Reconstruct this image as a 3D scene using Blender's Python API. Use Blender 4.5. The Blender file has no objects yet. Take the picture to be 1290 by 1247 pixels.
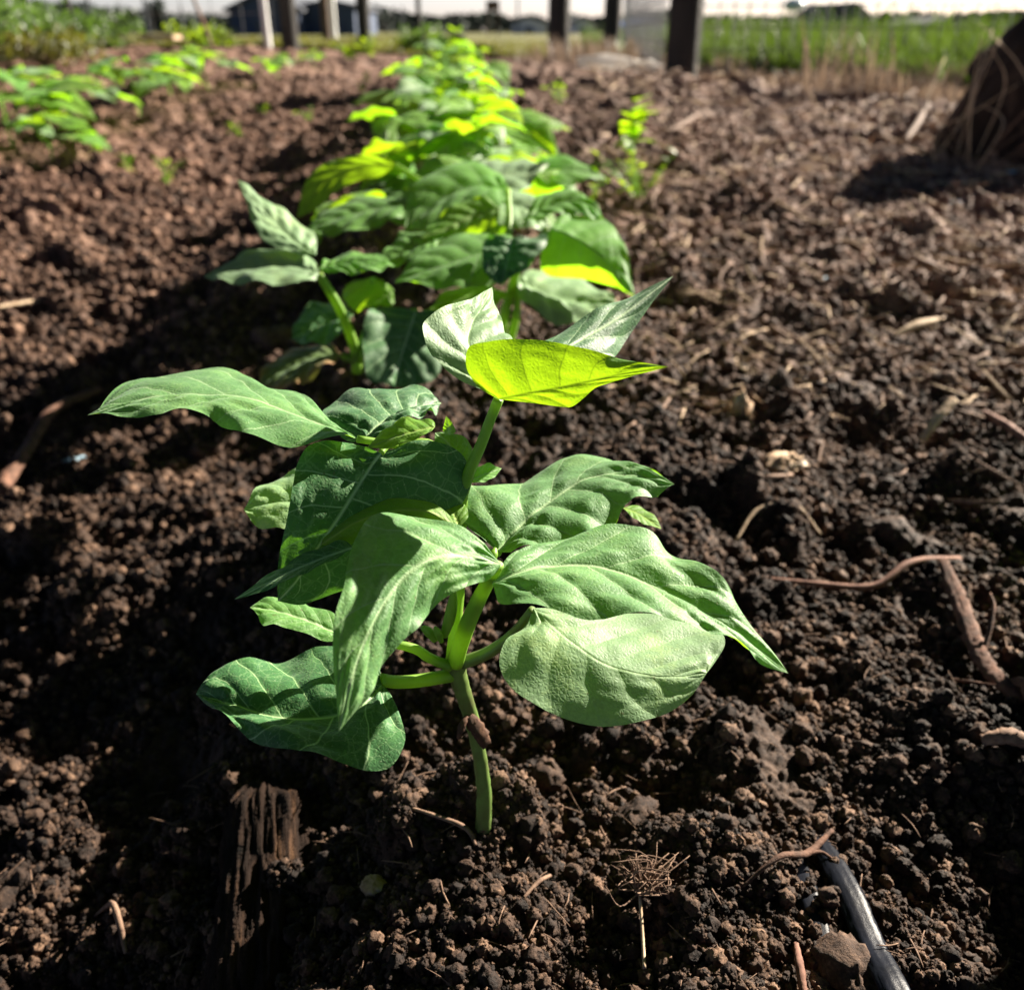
import bpy, math, random
import numpy as np
from mathutils import Vector, Matrix
R = math.radians
SC = bpy.context.scene
C = SC.collection

# ------------------------------------------------------------------ camera
H = 0.35                      # lens height above the soil (m)
FPX = 1117.0                  # focal length in photo pixels
CX, CY = 645.0, 623.5
PITCH = math.atan((CY - 40.0) / FPX)
cam_d = bpy.data.cameras.new('camera')
cam = bpy.data.objects.new('camera', cam_d)
C.objects.link(cam)
cam.location = (0, 0, H)
cam.rotation_euler = (math.pi / 2 - PITCH, 0, 0)
cam_d.sensor_width = 36
cam_d.lens = 36 * FPX / 1290
cam_d.clip_start = 0.01
cam_d.clip_end = 6000
cam_d.dof.use_dof = True
cam_d.dof.focus_distance = 0.365
cam_d.dof.aperture_fstop = cam_d.lens / 3.6
SC.camera = cam

# ------------------------------------------------------------------ light
SUN_EL, SUN_AZ = R(26), R(40)           # azimuth measured from +X (right) towards +Y (away)
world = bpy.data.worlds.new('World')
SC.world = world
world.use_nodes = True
wn = world.node_tree
sky = wn.nodes.new('ShaderNodeTexSky')
sky.sky_type = 'NISHITA'
sky.sun_disc = False
sky.sun_elevation = SUN_EL
sky.sun_rotation = math.pi / 2 - SUN_AZ
sky.air_density = 1.0
sky.dust_density = 1.0
sky.ozone_density = 1.5
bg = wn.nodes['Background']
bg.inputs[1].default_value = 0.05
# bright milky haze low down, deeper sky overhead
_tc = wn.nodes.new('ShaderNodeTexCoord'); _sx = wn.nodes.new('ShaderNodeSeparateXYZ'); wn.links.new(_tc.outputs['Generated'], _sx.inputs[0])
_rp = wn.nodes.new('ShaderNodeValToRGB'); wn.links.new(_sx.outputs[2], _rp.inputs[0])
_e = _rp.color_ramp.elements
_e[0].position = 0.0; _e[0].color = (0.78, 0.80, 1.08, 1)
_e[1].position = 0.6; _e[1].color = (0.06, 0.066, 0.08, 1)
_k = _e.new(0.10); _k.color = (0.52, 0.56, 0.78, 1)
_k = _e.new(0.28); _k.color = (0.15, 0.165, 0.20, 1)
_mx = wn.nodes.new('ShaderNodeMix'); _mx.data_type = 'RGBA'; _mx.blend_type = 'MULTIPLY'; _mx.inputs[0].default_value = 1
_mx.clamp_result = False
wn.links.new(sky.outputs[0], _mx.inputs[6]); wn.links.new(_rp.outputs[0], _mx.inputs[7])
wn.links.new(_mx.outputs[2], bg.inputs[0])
sun_d = bpy.data.lights.new('sun', 'SUN')
sun_d.energy = 5.0
sun_d.angle = R(0.5)
sun_d.color = (1.0, 0.90, 0.76)
sun = bpy.data.objects.new('sun', sun_d)
C.objects.link(sun)
sdir = Vector((math.cos(SUN_EL) * math.cos(SUN_AZ), math.cos(SUN_EL) * math.sin(SUN_AZ), math.sin(SUN_EL)))
sun.rotation_euler = sdir.to_track_quat('Z', 'Y').to_euler()
sun.location = (3, 2, 3)
SC.view_settings.view_transform = 'Standard'
SC.view_settings.look = 'None'
SC.view_settings.exposure = 2.2
SC.view_settings.gamma = 1

# ------------------------------------------------------------------ helpers: rays
_cp, _sp = math.cos(PITCH), math.sin(PITCH)
def P(px, py, Y):
    """point on the ray through photo pixel (px,py) at forward distance Y"""
    a = (px - CX) / FPX
    b = -(py - CY) / FPX
    d = np.array([a, _cp + b * _sp, -_sp + b * _cp])
    s = Y / d[1]
    return np.array([0, 0, H]) + d * s

# ------------------------------------------------------------------ noise (numpy)
def _hash(ix, iy, seed):
    h = (ix.astype(np.int64) * 374761393 + iy.astype(np.int64) * 668265263 + seed * 1442695041) & 0xFFFFFFFF
    h = ((h ^ (h >> 13)) * 1274126177) & 0xFFFFFFFF
    h = h ^ (h >> 16)
    return (h & 0xFFFFFF).astype(np.float64) / float(0xFFFFFF)
def vnoise(x, y, seed):
    ix = np.floor(x); iy = np.floor(y)
    fx = x - ix; fy = y - iy
    fx = fx * fx * fx * (fx * (fx * 6 - 15) + 10); fy = fy * fy * fy * (fy * (fy * 6 - 15) + 10)
    a = _hash(ix, iy, seed); b = _hash(ix + 1, iy, seed)
    c = _hash(ix, iy + 1, seed); d = _hash(ix + 1, iy + 1, seed)
    return (a * (1 - fx) + b * fx) * (1 - fy) + (c * (1 - fx) + d * fx) * fy - 0.5
def bumps(x, y, cell, dens, seed, flat=0.75):
    """round crumbs: returns height (m) of the tallest bump over each point"""
    gx = x / cell; gy = y / cell
    ix = np.floor(gx); iy = np.floor(gy)
    out = np.zeros_like(x)
    for dx in (-1, 0, 1):
        for dy in (-1, 0, 1):
            cx = ix + dx; cy = iy + dy
            on = _hash(cx, cy, seed + 5) < dens
            px = cx + _hash(cx, cy, seed + 1); py = cy + _hash(cx, cy, seed + 2)
            r = 0.28 + 0.55 * _hash(cx, cy, seed + 3)
            th = _hash(cx, cy, seed + 4) * 3.1416
            ex = gx - px; ey = gy - py
            c = np.cos(th); s = np.sin(th)
            u = c * ex + s * ey; v = (-s * ex + c * ey) * (1.0 + 0.7 * _hash(cx, cy, seed + 6))
            q = r * r - (u * u + v * v)
            hh = np.sqrt(np.maximum(q, 0)) * flat
            hh = np.where(on, hh, 0)
            out = np.maximum(out, hh)
    return out * cell
def sst(a, b, x):
    t = np.clip((x - a) / (b - a), 0, 1)
    return t * t * (3 - 2 * t)

def macro(x, y):
    x = np.asarray(x, float); y = np.asarray(y, float)
    h = 0.147 * sst(1.0, 4.6, y)
    h = h + 0.09 * sst(0.4, 2.2, -x) * sst(3.5, 8.0, y) * (1 - sst(20, 60, y))
    near = 1 - sst(3, 6, y)
    # planted ridge down the middle, furrows each side
    rowx = -0.016 - 0.07 * (y - 0.32)
    d = x - rowx
    h = h + near * (0.010 * np.exp(-(d / 0.16) ** 2) - 0.006 * np.exp(-((d - 0.45) / 0.18) ** 2) - 0.012 * np.exp(-((d + 0.42) / 0.2) ** 2)) - 0.008 * near
    h = h - 0.078 * sst(0.035, 0.24, -d) * (1 - sst(0.75, 1.6, y))
    h = h + 0.016 * np.exp(-(((x + .014) / .05) ** 2 + ((y - .318) / .045) ** 2))
    return h

def soil_h(x, y, sp):
    """full soil height; sp = sample spacing, so fine octaves fade out with distance"""
    x = np.asarray(x, float); y = np.asarray(y, float)
    sp = np.asarray(sp, float)
    wx = x + 0.008 * vnoise(x / 0.02, y / 0.02, 71); wy = y + 0.008 * vnoise(x / 0.02, y / 0.02, 72)
    h = macro(x, y)
    gard = 1 - sst(7, 11, y)
    h = h + gard * 0.030 * vnoise(wx / 0.35, wy / 0.35, 11)
    h = h + gard * 0.026 * vnoise(wx / 0.12, wy / 0.12, 12)
    h = h + gard * 0.016 * vnoise(wx / 0.045, wy / 0.045, 13) * (0.3 + 0.7 * (sp < 0.03))
    h = h + gard * (0.0045 * vnoise(wx / 0.011, wy / 0.011, 15) + 0.0024 * vnoise(wx / 0.005, wy / 0.005, 16)) * (sp < 0.006)
    clump = 0.35 + 0.9 * sst(-0.15, 0.25, vnoise(x / 0.09, y / 0.09, 14))
    for cell, dens, amp, seed in ((0.09, 0.30, 0.45, 100), (0.036, 0.5, 0.60, 200), (0.014, 0.62, 0.75, 300), (0.0062, 0.72, 0.85, 400), (0.0028, 0.8, 0.8, 500)):
        fade = gard * np.clip((cell / sp - 2.0) / 2.0, 0, 1)
        if fade.max() <= 0: continue
        m = fade > 0
        b = np.zeros_like(h)
        b[m] = bumps(wx[m] if cell < 0.03 else wx[m], wy[m], cell, dens, seed)
        h = h + b * amp * fade * (clump if cell > 0.01 else 1.0)
    return h - gard * 0.016

def gh(x, y):
    a = soil_h(np.array([x]), np.array([y]), np.array([0.004 + 0.003 * max(y, 0)]))
    return float(a[0])
def G(px, py, off=0.0):
    """ground point seen at photo pixel"""
    a = (px - CX) / FPX; b = -(py - CY) / FPX
    d = np.array([a, _cp + b * _sp, -_sp + b * _cp])
    z = 0.0
    for _ in range(25):
        s = (z - H) / d[2]
        p = np.array([0, 0, H]) + d * s
        z = 0.5 * z + 0.5 * (float(macro(p[0], p[1])) + 0.002)
    return np.array([p[0], p[1], gh(p[0], p[1]) + off])

# ------------------------------------------------------------------ helpers: meshes
def mesh_obj(name, V, F, mat, parent=None, smooth=True, uv=None, attrs=None):
    V = np.asarray(V, np.float32)
    me = bpy.data.meshes.new(name)
    if isinstance(F, np.ndarray):
        n, k = F.shape
        me.vertices.add(len(V)); me.vertices.foreach_set('co', V.ravel())
        me.loops.add(n * k); me.loops.foreach_set('vertex_index', F.astype(np.int32).ravel())
        me.polygons.add(n)
        me.polygons.foreach_set('loop_start', np.arange(0, n * k, k, dtype=np.int32))
        me.polygons.foreach_set('loop_total', np.full(n, k, np.int32))
    else:
        me.from_pydata([tuple(map(float, v)) for v in V], [], [tuple(map(int, f)) for f in F])
    me.update(calc_edges=True)
    if uv is not None:
        l = me.uv_layers.new(name='UVMap')
        vi = np.zeros(len(me.loops), np.int32); me.loops.foreach_get('vertex_index', vi)
        l.data.foreach_set('uv', np.asarray(uv, np.float32)[vi].ravel())
    if attrs:
        for k_, a in attrs.items():
            at = me.attributes.new(k_, 'FLOAT', 'POINT'); at.data.foreach_set('value', np.asarray(a, np.float32))
    if smooth: me.polygons.foreach_set('use_smooth', [True] * len(me.polygons))
    me.validate()
    me.materials.append(mat)
    o = bpy.data.objects.new(name, me)
    C.objects.link(o)
    if parent: 
        o.parent = parent
        o.matrix_parent_inverse = Matrix.Translation(-Vector(parent.location)) if parent.get('_plain') else Matrix.Identity(4)
    return o
def tag(o, label=None, cat=None, group=None, kind=None):
    if label: o['label'] = label
    if cat: o['category'] = cat
    if group: o['group'] = group
    if kind: o['kind'] = kind
    return o
def empty(name, loc, label, cat, group=None):
    e = bpy.data.objects.new(name, None)
    e.empty_display_size = 0.02
    e.location = tuple(map(float, loc)); C.objects.link(e)
    return tag(e, label, cat, group)
def part(name, V, F, mat, root, **k):
    """mesh given in world coordinates, stored relative to its root"""
    off = np.array(root_world(root))
    o = mesh_obj(name, np.asarray(V, float) - off, F, mat, None, **k)
    o.parent = root
    return o
def root_world(o):
    v = Vector((0, 0, 0))
    while o: v = v + o.location; o = o.parent
    return v

def catmull(Pts, n):
    Pts = np.asarray(Pts, float); m = len(Pts)
    t = np.linspace(0, m - 1, n)
    i = np.clip(np.floor(t).astype(int), 0, m - 2); f = (t - i)[:, None]
    E = np.vstack([2 * Pts[0] - Pts[1], Pts, 2 * Pts[-1] - Pts[-2]])
    p0, p1, p2, p3 = E[i], E[i + 1], E[i + 2], E[i + 3]
    return 0.5 * ((2 * p1) + (-p0 + p2) * f + (2 * p0 - 5 * p1 + 4 * p2 - p3) * f ** 2 + (-p0 + 3 * p1 - 3 * p2 + p3) * f ** 3)
def resample(Pts, n, fine=200):
    c = catmull(Pts, fine)
    d = np.r_[0, np.cumsum(np.linalg.norm(np.diff(c, axis=0), axis=1))]
    s = np.linspace(0, d[-1], n)
    return np.stack([np.interp(s, d, c[:, k]) for k in range(c.shape[1])], 1)

def tube_vf(pts, rad, ns=10, n=None, rough=0.0, seed=0, ell=1.0):
    pts = np.asarray(pts, float); rad = np.asarray(rad, float)
    if rad.ndim == 0: rad = np.full(len(pts), float(rad))
    if n is None: n = max(6, len(pts) * 5)
    c = catmull(np.c_[pts, rad], n)
    p, r = c[:, :3], np.maximum(c[:, 3], 1e-5)
    T = np.gradient(p, axis=0); T /= np.linalg.norm(T, axis=1)[:, None] + 1e-12
    a = np.array([0, 0, 1.0]) if abs(T[0][2]) < 0.9 else np.array([1.0, 0, 0])
    N = np.zeros_like(p); b = np.cross(T[0], a); b /= np.linalg.norm(b); N[0] = b
    for i in range(1, n):
        v = N[i - 1] - T[i] * np.dot(N[i - 1], T[i]); N[i] = v / (np.linalg.norm(v) + 1e-12)
    B = np.cross(T, N)
    rng = np.random.RandomState(seed)
    th = np.linspace(0, 2 * np.pi, ns, endpoint=False)
    rr = r[:, None] * np.ones(ns)[None]
    if rough:
        prof = 1 + rough * rng.randn(ns) * 0.6
        rr = rr * prof[None] * (1 + rough * rng.randn(n, ns) * 0.5)
    V = p[:, None] + N[:, None] * (np.cos(th)[None, :, None] * rr[..., None]) + B[:, None] * (np.sin(th)[None, :, None] * rr[..., None] * ell)
    V = V.reshape(-1, 3)
    F = []
    for i in range(n - 1):
        for j in range(ns):
            k = (j + 1) % ns
            F.append((i * ns + j, i * ns + k, (i + 1) * ns + k, (i + 1) * ns + j))
    V = np.vstack([V, p[0], p[-1]])
    for j in range(ns):
        k = (j + 1) % ns
        F.append((n * ns, k, j, j)); F.append((n * ns + 1, (n - 1) * ns + j, (n - 1) * ns + k, (n - 1) * ns + k))
    return V, F
def join_vf(L):
    Vs, Fs, o = [], [], 0
    for V, F in L:
        Vs.append(np.asarray(V)); Fs += [tuple(i + o for i in dedup(f)) for f in F]; o += len(V)
    return np.vstack(Vs), Fs
def dedup(f):
    out = []
    for i in f:
        if i not in out: out.append(i)
    return out
def tube(name, pts, rad, mat, root=None, **k):
    V, F = tube_vf(pts, rad, **k)
    F = [dedup(f) for f in F]
    if root is None:
        base = np.asarray(pts[0], float)
        o = mesh_obj(name, V - base, F, mat); o.location = base; return o
    return part(name, V, F, mat, root)
def box_vf(x0, x1, y0, y1, z0, z1):
    V = [(x, y, z) for x in (x0, x1) for y in (y0, y1) for z in (z0, z1)]
    F = [(0, 1, 3, 2), (4, 6, 7, 5), (0, 4, 5, 1), (2, 3, 7, 6), (0, 2, 6, 4), (1, 5, 7, 3)]
    return np.array(V, float), F
def blob_vf(r, n=24, amp=0.3, freq=2.0, seed=0, scale=(1, 1, 1)):
    """lumpy stone or clod"""
    V, F = [], []
    m = n // 2
    rng = np.random.RandomState(seed)
    dirs = rng.randn(14, 3); dirs /= np.linalg.norm(dirs, axis=1)[:, None]; am = rng.rand(14)
    for i in range(m + 1):
        ph = math.pi * i / m
        for j in range(n):
            t = 2 * math.pi * j / n
            V.append((math.sin(ph) * math.cos(t), math.sin(ph) * math.sin(t), math.cos(ph)))
    V = np.array(V)
    k = np.zeros(len(V))
    for d, a in zip(dirs, am): k += a * np.maximum(0, (V @ d) - 0.35) * 2 - a * 0.25
    k2 = np.sin(V[:, 0] * 9 + seed) * np.sin(V[:, 1] * 11 + 2 * seed) * np.sin(V[:, 2] * 10 + 1)
    V = V * (1 + amp * k * 0.8 + amp * 0.4 * k2)[:, None] * r * np.array(scale)
    for i in range(m):
        for j in range(n):
            q = (j + 1) % n
            F.append((i * n + j, (i + 1) * n + j, (i + 1) * n + q, i * n + q))
    return V, F

# ------------------------------------------------------------------ materials
def newmat(name):
    m = bpy.data.materials.new(name); m.use_nodes = True
    nt = m.node_tree
    for n in list(nt.nodes): nt.nodes.remove(n)
    return m, nt
def node(nt, typ, **kw):
    n = nt.nodes.new(typ)
    for k, v in kw.items():
        if k.startswith('i_'):
            n.inputs[int(k[2:]) if k[2:].isdigit() else k[2:].replace('_', ' ')].default_value = v
        else: setattr(n, k, v)
    return n
def ramp(nt, fac, stops):
    r = nt.nodes.new('ShaderNodeValToRGB')
    el = r.color_ramp.elements
    while len(el) > 1: el.remove(el[0])
    el[0].position = stops[0][0]; el[0].color = (*stops[0][1], 1)
    for p, c in stops[1:]:
        e = el.new(p); e.color = (*c, 1)
    nt.links.new(fac, r.inputs[0]); return r.outputs[0]
def math_(nt, op, a, b=None, c=None, clamp=False):
    n = nt.nodes.new('ShaderNodeMath'); n.operation = op; n.use_clamp = clamp
    for i, v in enumerate((a, b, c)):
        if v is None: continue
        if isinstance(v, (int, float)): n.inputs[i].default_value = v
        else: nt.links.new(v, n.inputs[i])
    return n.outputs[0]
def noise(nt, vec, scale, detail=4, rough=0.6, dist=0):
    n = nt.nodes.new('ShaderNodeTexNoise'); n.inputs['Scale'].default_value = scale
    n.inputs['Detail'].default_value = detail; n.inputs['Roughness'].default_value = rough
    n.inputs['Distortion'].default_value = dist
    nt.links.new(vec, n.inputs['Vector']); return n.outputs['Fac']
def simple(name, stops, scale=20, rough=0.8, bump=0.4, bscale=None, bdist=0.002, stretch=None, spec=0.2, metal=0):
    """noise coloured, bumpy opaque material"""
    m, nt = newmat(name)
    L = nt.links
    tc = node(nt, 'ShaderNodeTexCoord'); vec = tc.outputs['Object']
    if stretch:
        mp = node(nt, 'ShaderNodeMapping'); mp.inputs['Scale'].default_value = stretch
        L.new(vec, mp.inputs[0]); vec = mp.outputs[0]
    f = noise(nt, vec, scale, 5, 0.65)
    col = ramp(nt, f, stops)
    b = node(nt, 'ShaderNodeBsdfPrincipled'); L.new(col, b.inputs['Base Color'])
    b.inputs['Roughness'].default_value = rough; b.inputs['Specular IOR Level'].default_value = spec
    b.inputs['Metallic'].default_value = metal
    if bump:
        f2 = noise(nt, vec, bscale or scale * 3, 6, 0.7)
        bp = node(nt, 'ShaderNodeBump'); bp.inputs['Strength'].default_value = bump; bp.inputs['Distance'].default_value = bdist
        L.new(f2, bp.inputs['Height']); L.new(bp.outputs[0], b.inputs['Normal'])
    o = node(nt, 'ShaderNodeOutputMaterial'); L.new(b.outputs[0], o.inputs[0])
    return m

def soil_mat(name, mult=1.0, obj_random=False):
    m, nt = newmat(name); L = nt.links
    geo = node(nt, 'ShaderNodeNewGeometry'); vec = geo.outputs['Position']
    f1 = noise(nt, vec, 9, 4, 0.6); f2 = noise(nt, vec, 120, 5, 0.7); f3 = noise(nt, vec, 700, 3, 0.6)
    mx = math_(nt, 'ADD', math_(nt, 'MULTIPLY', f1, 0.35), math_(nt, 'ADD', math_(nt, 'MULTIPLY', f2, 0.4), math_(nt, 'MULTIPLY', f3, 0.25)))
    if obj_random:
        at = node(nt, 'ShaderNodeAttribute'); at.attribute_type = 'INSTANCER'; at.attribute_name = 'tone'
        mx = math_(nt, 'ADD', mx, math_(nt, 'MULTIPLY', at.outputs['Fac'], 0.24))
    k = mult
    col = ramp(nt, mx, [(0.38, (0.020 * k, 0.010 * k, 0.006 * k)), (0.47, (0.075 * k, 0.040 * k, 0.025 * k)), (0.56, (0.17 * k, 0.095 * k, 0.058 * k)), (0.68, (0.52 * k, 0.31 * k, 0.195 * k))])
    # drier, greyer soil further off to the right
    sx = node(nt, 'ShaderNodeSeparateXYZ'); L.new(vec, sx.inputs[0])
    dry = math_(nt, 'MULTIPLY', math_(nt, 'MULTIPLY_ADD', sx.outputs[0], 1.2, -0.1, clamp=True), math_(nt, 'MULTIPLY_ADD', sx.outputs[1], 0.9, -0.5, clamp=True))
    mixd = node(nt, 'ShaderNodeMix', data_type='RGBA'); L.new(math_(nt, 'MULTIPLY', dry, 0.75), mixd.inputs[0])
    L.new(ramp(nt, mx, [(0.36, (0.065, 0.036, 0.026)), (0.5, (0.21, 0.130, 0.098)), (0.66, (0.52, 0.37, 0.29))]), mixd.inputs[7])
    warm = math_(nt, 'MULTIPLY', math_(nt, 'MULTIPLY_ADD', sx.outputs[1], 0.7, -0.5, clamp=True), 0.62)
    mixw = node(nt, 'ShaderNodeMix', data_type='RGBA'); L.new(warm, mixw.inputs[0]); L.new(col, mixw.inputs[6])
    L.new(ramp(nt, mx, [(0.36, (0.045, 0.023, 0.015)), (0.5, (0.17, 0.090, 0.060)), (0.66, (0.44, 0.26, 0.18))]), mixw.inputs[7]); L.new(mixw.outputs[2], mixd.inputs[6])
    b = node(nt, 'ShaderNodeBsdfPrincipled'); L.new(mixd.outputs[2], b.inputs['Base Color'])
    b.inputs['Roughness'].default_value = 0.8; b.inputs['Specular IOR Level'].default_value = 0.25
    bp = node(nt, 'ShaderNodeBump'); bp.inputs['Strength'].default_value = 0.7; bp.inputs['Distance'].default_value = 0.0012
    hh = math_(nt, 'ADD', noise(nt, vec, 900, 4, 0.7), math_(nt, 'MULTIPLY', noise(nt, vec, 260, 4, 0.7), 1.6))
    L.new(hh, bp.inputs['Height']); L.new(bp.outputs[0], b.inputs['Normal'])
    o = node(nt, 'ShaderNodeOutputMaterial'); L.new(b.outputs[0], o.inputs[0])
    return m

def leaf_mat(name, top, under, glow, twt=0.42, nv=6.0, vein=(0.35, 0.5, 0.25), rough=0.56, edge=None):
    m, nt = newmat(name); L = nt.links
    uvn = node(nt, 'ShaderNodeUVMap'); sp = node(nt, 'ShaderNodeSeparateXYZ'); L.new(uvn.outputs[0], sp.inputs[0])
    u = sp.outputs[0]; v = math_(nt, 'MULTIPLY_ADD', sp.outputs[1], 2.0, -1.0)
    av = math_(nt, 'ABSOLUTE', v)
    geo = node(nt, 'ShaderNodeNewGeometry')
    wob = math_(nt, 'MULTIPLY_ADD', noise(nt, geo.outputs['Position'], 60, 2, 0.5), 0.10, -0.05)
    side = math_(nt, 'MULTIPLY', math_(nt, 'SIGN', v), 0.03)
    s = math_(nt, 'SUBTRACT', u, math_(nt, 'MULTIPLY', math_(nt, 'POWER', av, 0.85), 0.26))
    s = math_(nt, 'MULTIPLY', math_(nt, 'ADD', math_(nt, 'ADD', s, math_(nt, 'MULTIPLY', wob, av)), side), nv)
    fr = math_(nt, 'FRACT', math_(nt, 'ADD', s, 20.0))
    dist = math_(nt, 'SUBTRACT', 0.5, math_(nt, 'ABSOLUTE', math_(nt, 'SUBTRACT', fr, 0.5)))   # 0 on vein, .5 between
    lat = math_(nt, 'SUBTRACT', 1.0, math_(nt, 'DIVIDE', dist, math_(nt, 'MULTIPLY_ADD', av, -0.02, 0.045)), clamp=True)
    at = node(nt, 'ShaderNodeAttribute', attribute_name='dm')
    rib = math_(nt, 'SUBTRACT', 1.0, math_(nt, 'DIVIDE', at.outputs['Fac'], math_(nt, 'MULTIPLY_ADD', u, -0.0009, 0.0015)), clamp=True)
    veins = math_(nt, 'MAXIMUM', math_(nt, 'MULTIPLY', lat, 0.7), rib)
    # fine net of small veins
    vo = node(nt, 'ShaderNodeTexVoronoi', feature='DISTANCE_TO_EDGE'); vo.inputs['Scale'].default_value = 560
    nn = node(nt, 'ShaderNodeTexNoise'); nn.inputs['Scale'].default_value = 200; L.new(geo.outputs['Position'], nn.inputs['Vector'])
    vm = node(nt, 'ShaderNodeVectorMath', operation='MULTIPLY_ADD'); L.new(nn.outputs['Color'], vm.inputs[0]); vm.inputs[1].default_value = (0.003,) * 3; L.new(geo.outputs['Position'], vm.inputs[2])
    L.new(vm.outputs[0], vo.inputs['Vector'])
    net = math_(nt, 'MULTIPLY', vo.outputs['Distance'], 2.2, clamp=True)
    var = noise(nt, geo.outputs['Position'], 35, 4, 0.6)
    fine = noise(nt, geo.outputs['Position'], 500, 3, 0.6)
    mixv = math_(nt, 'ADD', math_(nt, 'MULTIPLY', var, 0.6), math_(nt, 'MULTIPLY', fine, 0.4))
    def dim(c, f): return tuple(x * f for x in c)
    colT = ramp(nt, mixv, [(0.3, dim(top, 0.66)), (0.5, top), (0.72, (top[0] * 1.75, top[1] * 1.45, top[2] * 1.2))])
    bf = node(nt, 'ShaderNodeMix', data_type='RGBA'); L.new(geo.outputs['Backfacing'], bf.inputs[0]); L.new(colT, bf.inputs[6]); bf.inputs[7].default_value = (*under, 1)
    cv = node(nt, 'ShaderNodeMix', data_type='RGBA'); L.new(math_(nt, 'MULTIPLY', veins, 0.95), cv.inputs[0]); L.new(bf.outputs[2], cv.inputs[6]); cv.inputs[7].default_value = (*dim(vein, 1.3), 1)
    vo2 = node(nt, 'ShaderNodeTexVoronoi', feature='DISTANCE_TO_EDGE'); vo2.inputs['Scale'].default_value = 170; L.new(vm.outputs[0], vo2.inputs['Vector'])
    ln = math_(nt, 'SUBTRACT', 1.0, math_(nt, 'DIVIDE', vo2.outputs['Distance'], 0.07), clamp=True)
    cn = node(nt, 'ShaderNodeMix', data_type='RGBA'); L.new(math_(nt, 'MULTIPLY', ln, 0.16), cn.inputs[0]); L.new(cv.outputs[2], cn.inputs[6]); cn.inputs[7].default_value = (*dim(vein, 1.2), 1)
    out_col = cn.outputs[2]
    # soil specks splashed on the blade, small pale flecks
    sk = math_(nt, 'MULTIPLY_ADD', noise(nt, geo.outputs['Position'], 420, 2, 0.5), 22.0, -15.6, clamp=True)
    cs = node(nt, 'ShaderNodeMix', data_type='RGBA'); L.new(math_(nt, 'MULTIPLY', sk, 0.75), cs.inputs[0]); L.new(out_col, cs.inputs[6]); cs.inputs[7].default_value = (0.09, 0.065, 0.035, 1)
    sk2 = math_(nt, 'MULTIPLY_ADD', noise(nt, geo.outputs['Position'], 1100, 1, 0.4), 14.0, -9.6, clamp=True)
    cs2 = node(nt, 'ShaderNodeMix', data_type='RGBA'); L.new(math_(nt, 'MULTIPLY', sk2, 0.35), cs2.inputs[0]); L.new(cs.outputs[2], cs2.inputs[6]); cs2.inputs[7].default_value = (0.42, 0.5, 0.32, 1)
    out_col = cs2.outputs[2]
    if edge:
        ce = node(nt, 'ShaderNodeMix', data_type='RGBA'); L.new(math_(nt, 'POWER', math_(nt, 'ADD', av, math_(nt, 'MULTIPLY', wob, 4.0), clamp=True), 3.0), ce.inputs[0]); L.new(out_col, ce.inputs[6]); ce.inputs[7].default_value = (*edge, 1); out_col = ce.outputs[2]
    # height: sunken veins, quilted blade
    quilt = math_(nt, 'POWER', math_(nt, 'MULTIPLY', dist, 2.0), 0.6)
    hgt = math_(nt, 'ADD', math_(nt, 'MULTIPLY', quilt, 0.9), math_(nt, 'ADD', math_(nt, 'MULTIPLY', net, 0.33), math_(nt, 'MULTIPLY', rib, -0.8)))
    hgt = math_(nt, 'ADD', hgt, math_(nt, 'ADD', math_(nt, 'MULTIPLY', fine, 0.35), math_(nt, 'MULTIPLY', noise(nt, geo.outputs['Position'], 140, 3, 0.6), 0.35)))
    bp = node(nt, 'ShaderNodeBump'); bp.inputs['Strength'].default_value = 0.32; bp.inputs['Distance'].default_value = 0.0011
    L.new(hgt, bp.inputs['Height'])
    b = node(nt, 'ShaderNodeBsdfPrincipled'); L.new(out_col, b.inputs['Base Color']); L.new(bp.outputs[0], b.inputs['Normal'])
    b.inputs['Roughness'].default_value = rough; b.inputs['Specular IOR Level'].default_value = 0.32
    b.inputs['Sheen Weight'].default_value = 0.12; b.inputs['Sheen Roughness'].default_value = 0.45; b.inputs['Sheen Tint'].default_value = (0.8, 1, 0.8, 1)
    tr = node(nt, 'ShaderNodeBsdfTranslucent'); L.new(bp.outputs[0], tr.inputs['Normal'])
    tc = ramp(nt, mixv, [(0.3, dim(glow, 0.8)), (0.7, dim(glow, 1.15))])
    tv = node(nt, 'ShaderNodeMix', data_type='RGBA'); L.new(math_(nt, 'MULTIPLY', veins, 0.9), tv.inputs[0]); L.new(tc, tv.inputs[6]); tv.inputs[7].default_value = (*dim(glow, 0.35), 1)
    L.new(tv.outputs[2], tr.inputs['Color'])
    ms = node(nt, 'ShaderNodeMixShader'); ms.inputs[0].default_value = twt
    L.new(b.outputs[0], ms.inputs[1]); L.new(tr.outputs[0], ms.inputs[2])
    o = node(nt, 'ShaderNodeOutputMaterial'); L.new(ms.outputs[0], o.inputs[0])
    return m
def thin_mat(name, a, b_, glow, twt=0.4, scale=60):
    m, nt = newmat(name); L = nt.links
    geo = node(nt, 'ShaderNodeNewGeometry')
    col = ramp(nt, noise(nt, geo.outputs['Position'], scale, 3), [(0.35, a), (0.65, b_)])
    b = node(nt, 'ShaderNodeBsdfPrincipled'); L.new(col, b.inputs['Base Color']); b.inputs['Roughness'].default_value = 0.5
    tr = node(nt, 'ShaderNodeBsdfTranslucent'); tr.inputs['Color'].default_value = (*glow, 1)
    ms = node(nt, 'ShaderNodeMixShader'); ms.inputs[0].default_value = twt
    L.new(b.outputs[0], ms.inputs[1]); L.new(tr.outputs[0], ms.inputs[2])
    o = node(nt, 'ShaderNodeOutputMaterial'); L.new(ms.outputs[0], o.inputs[0])
    return m

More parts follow.
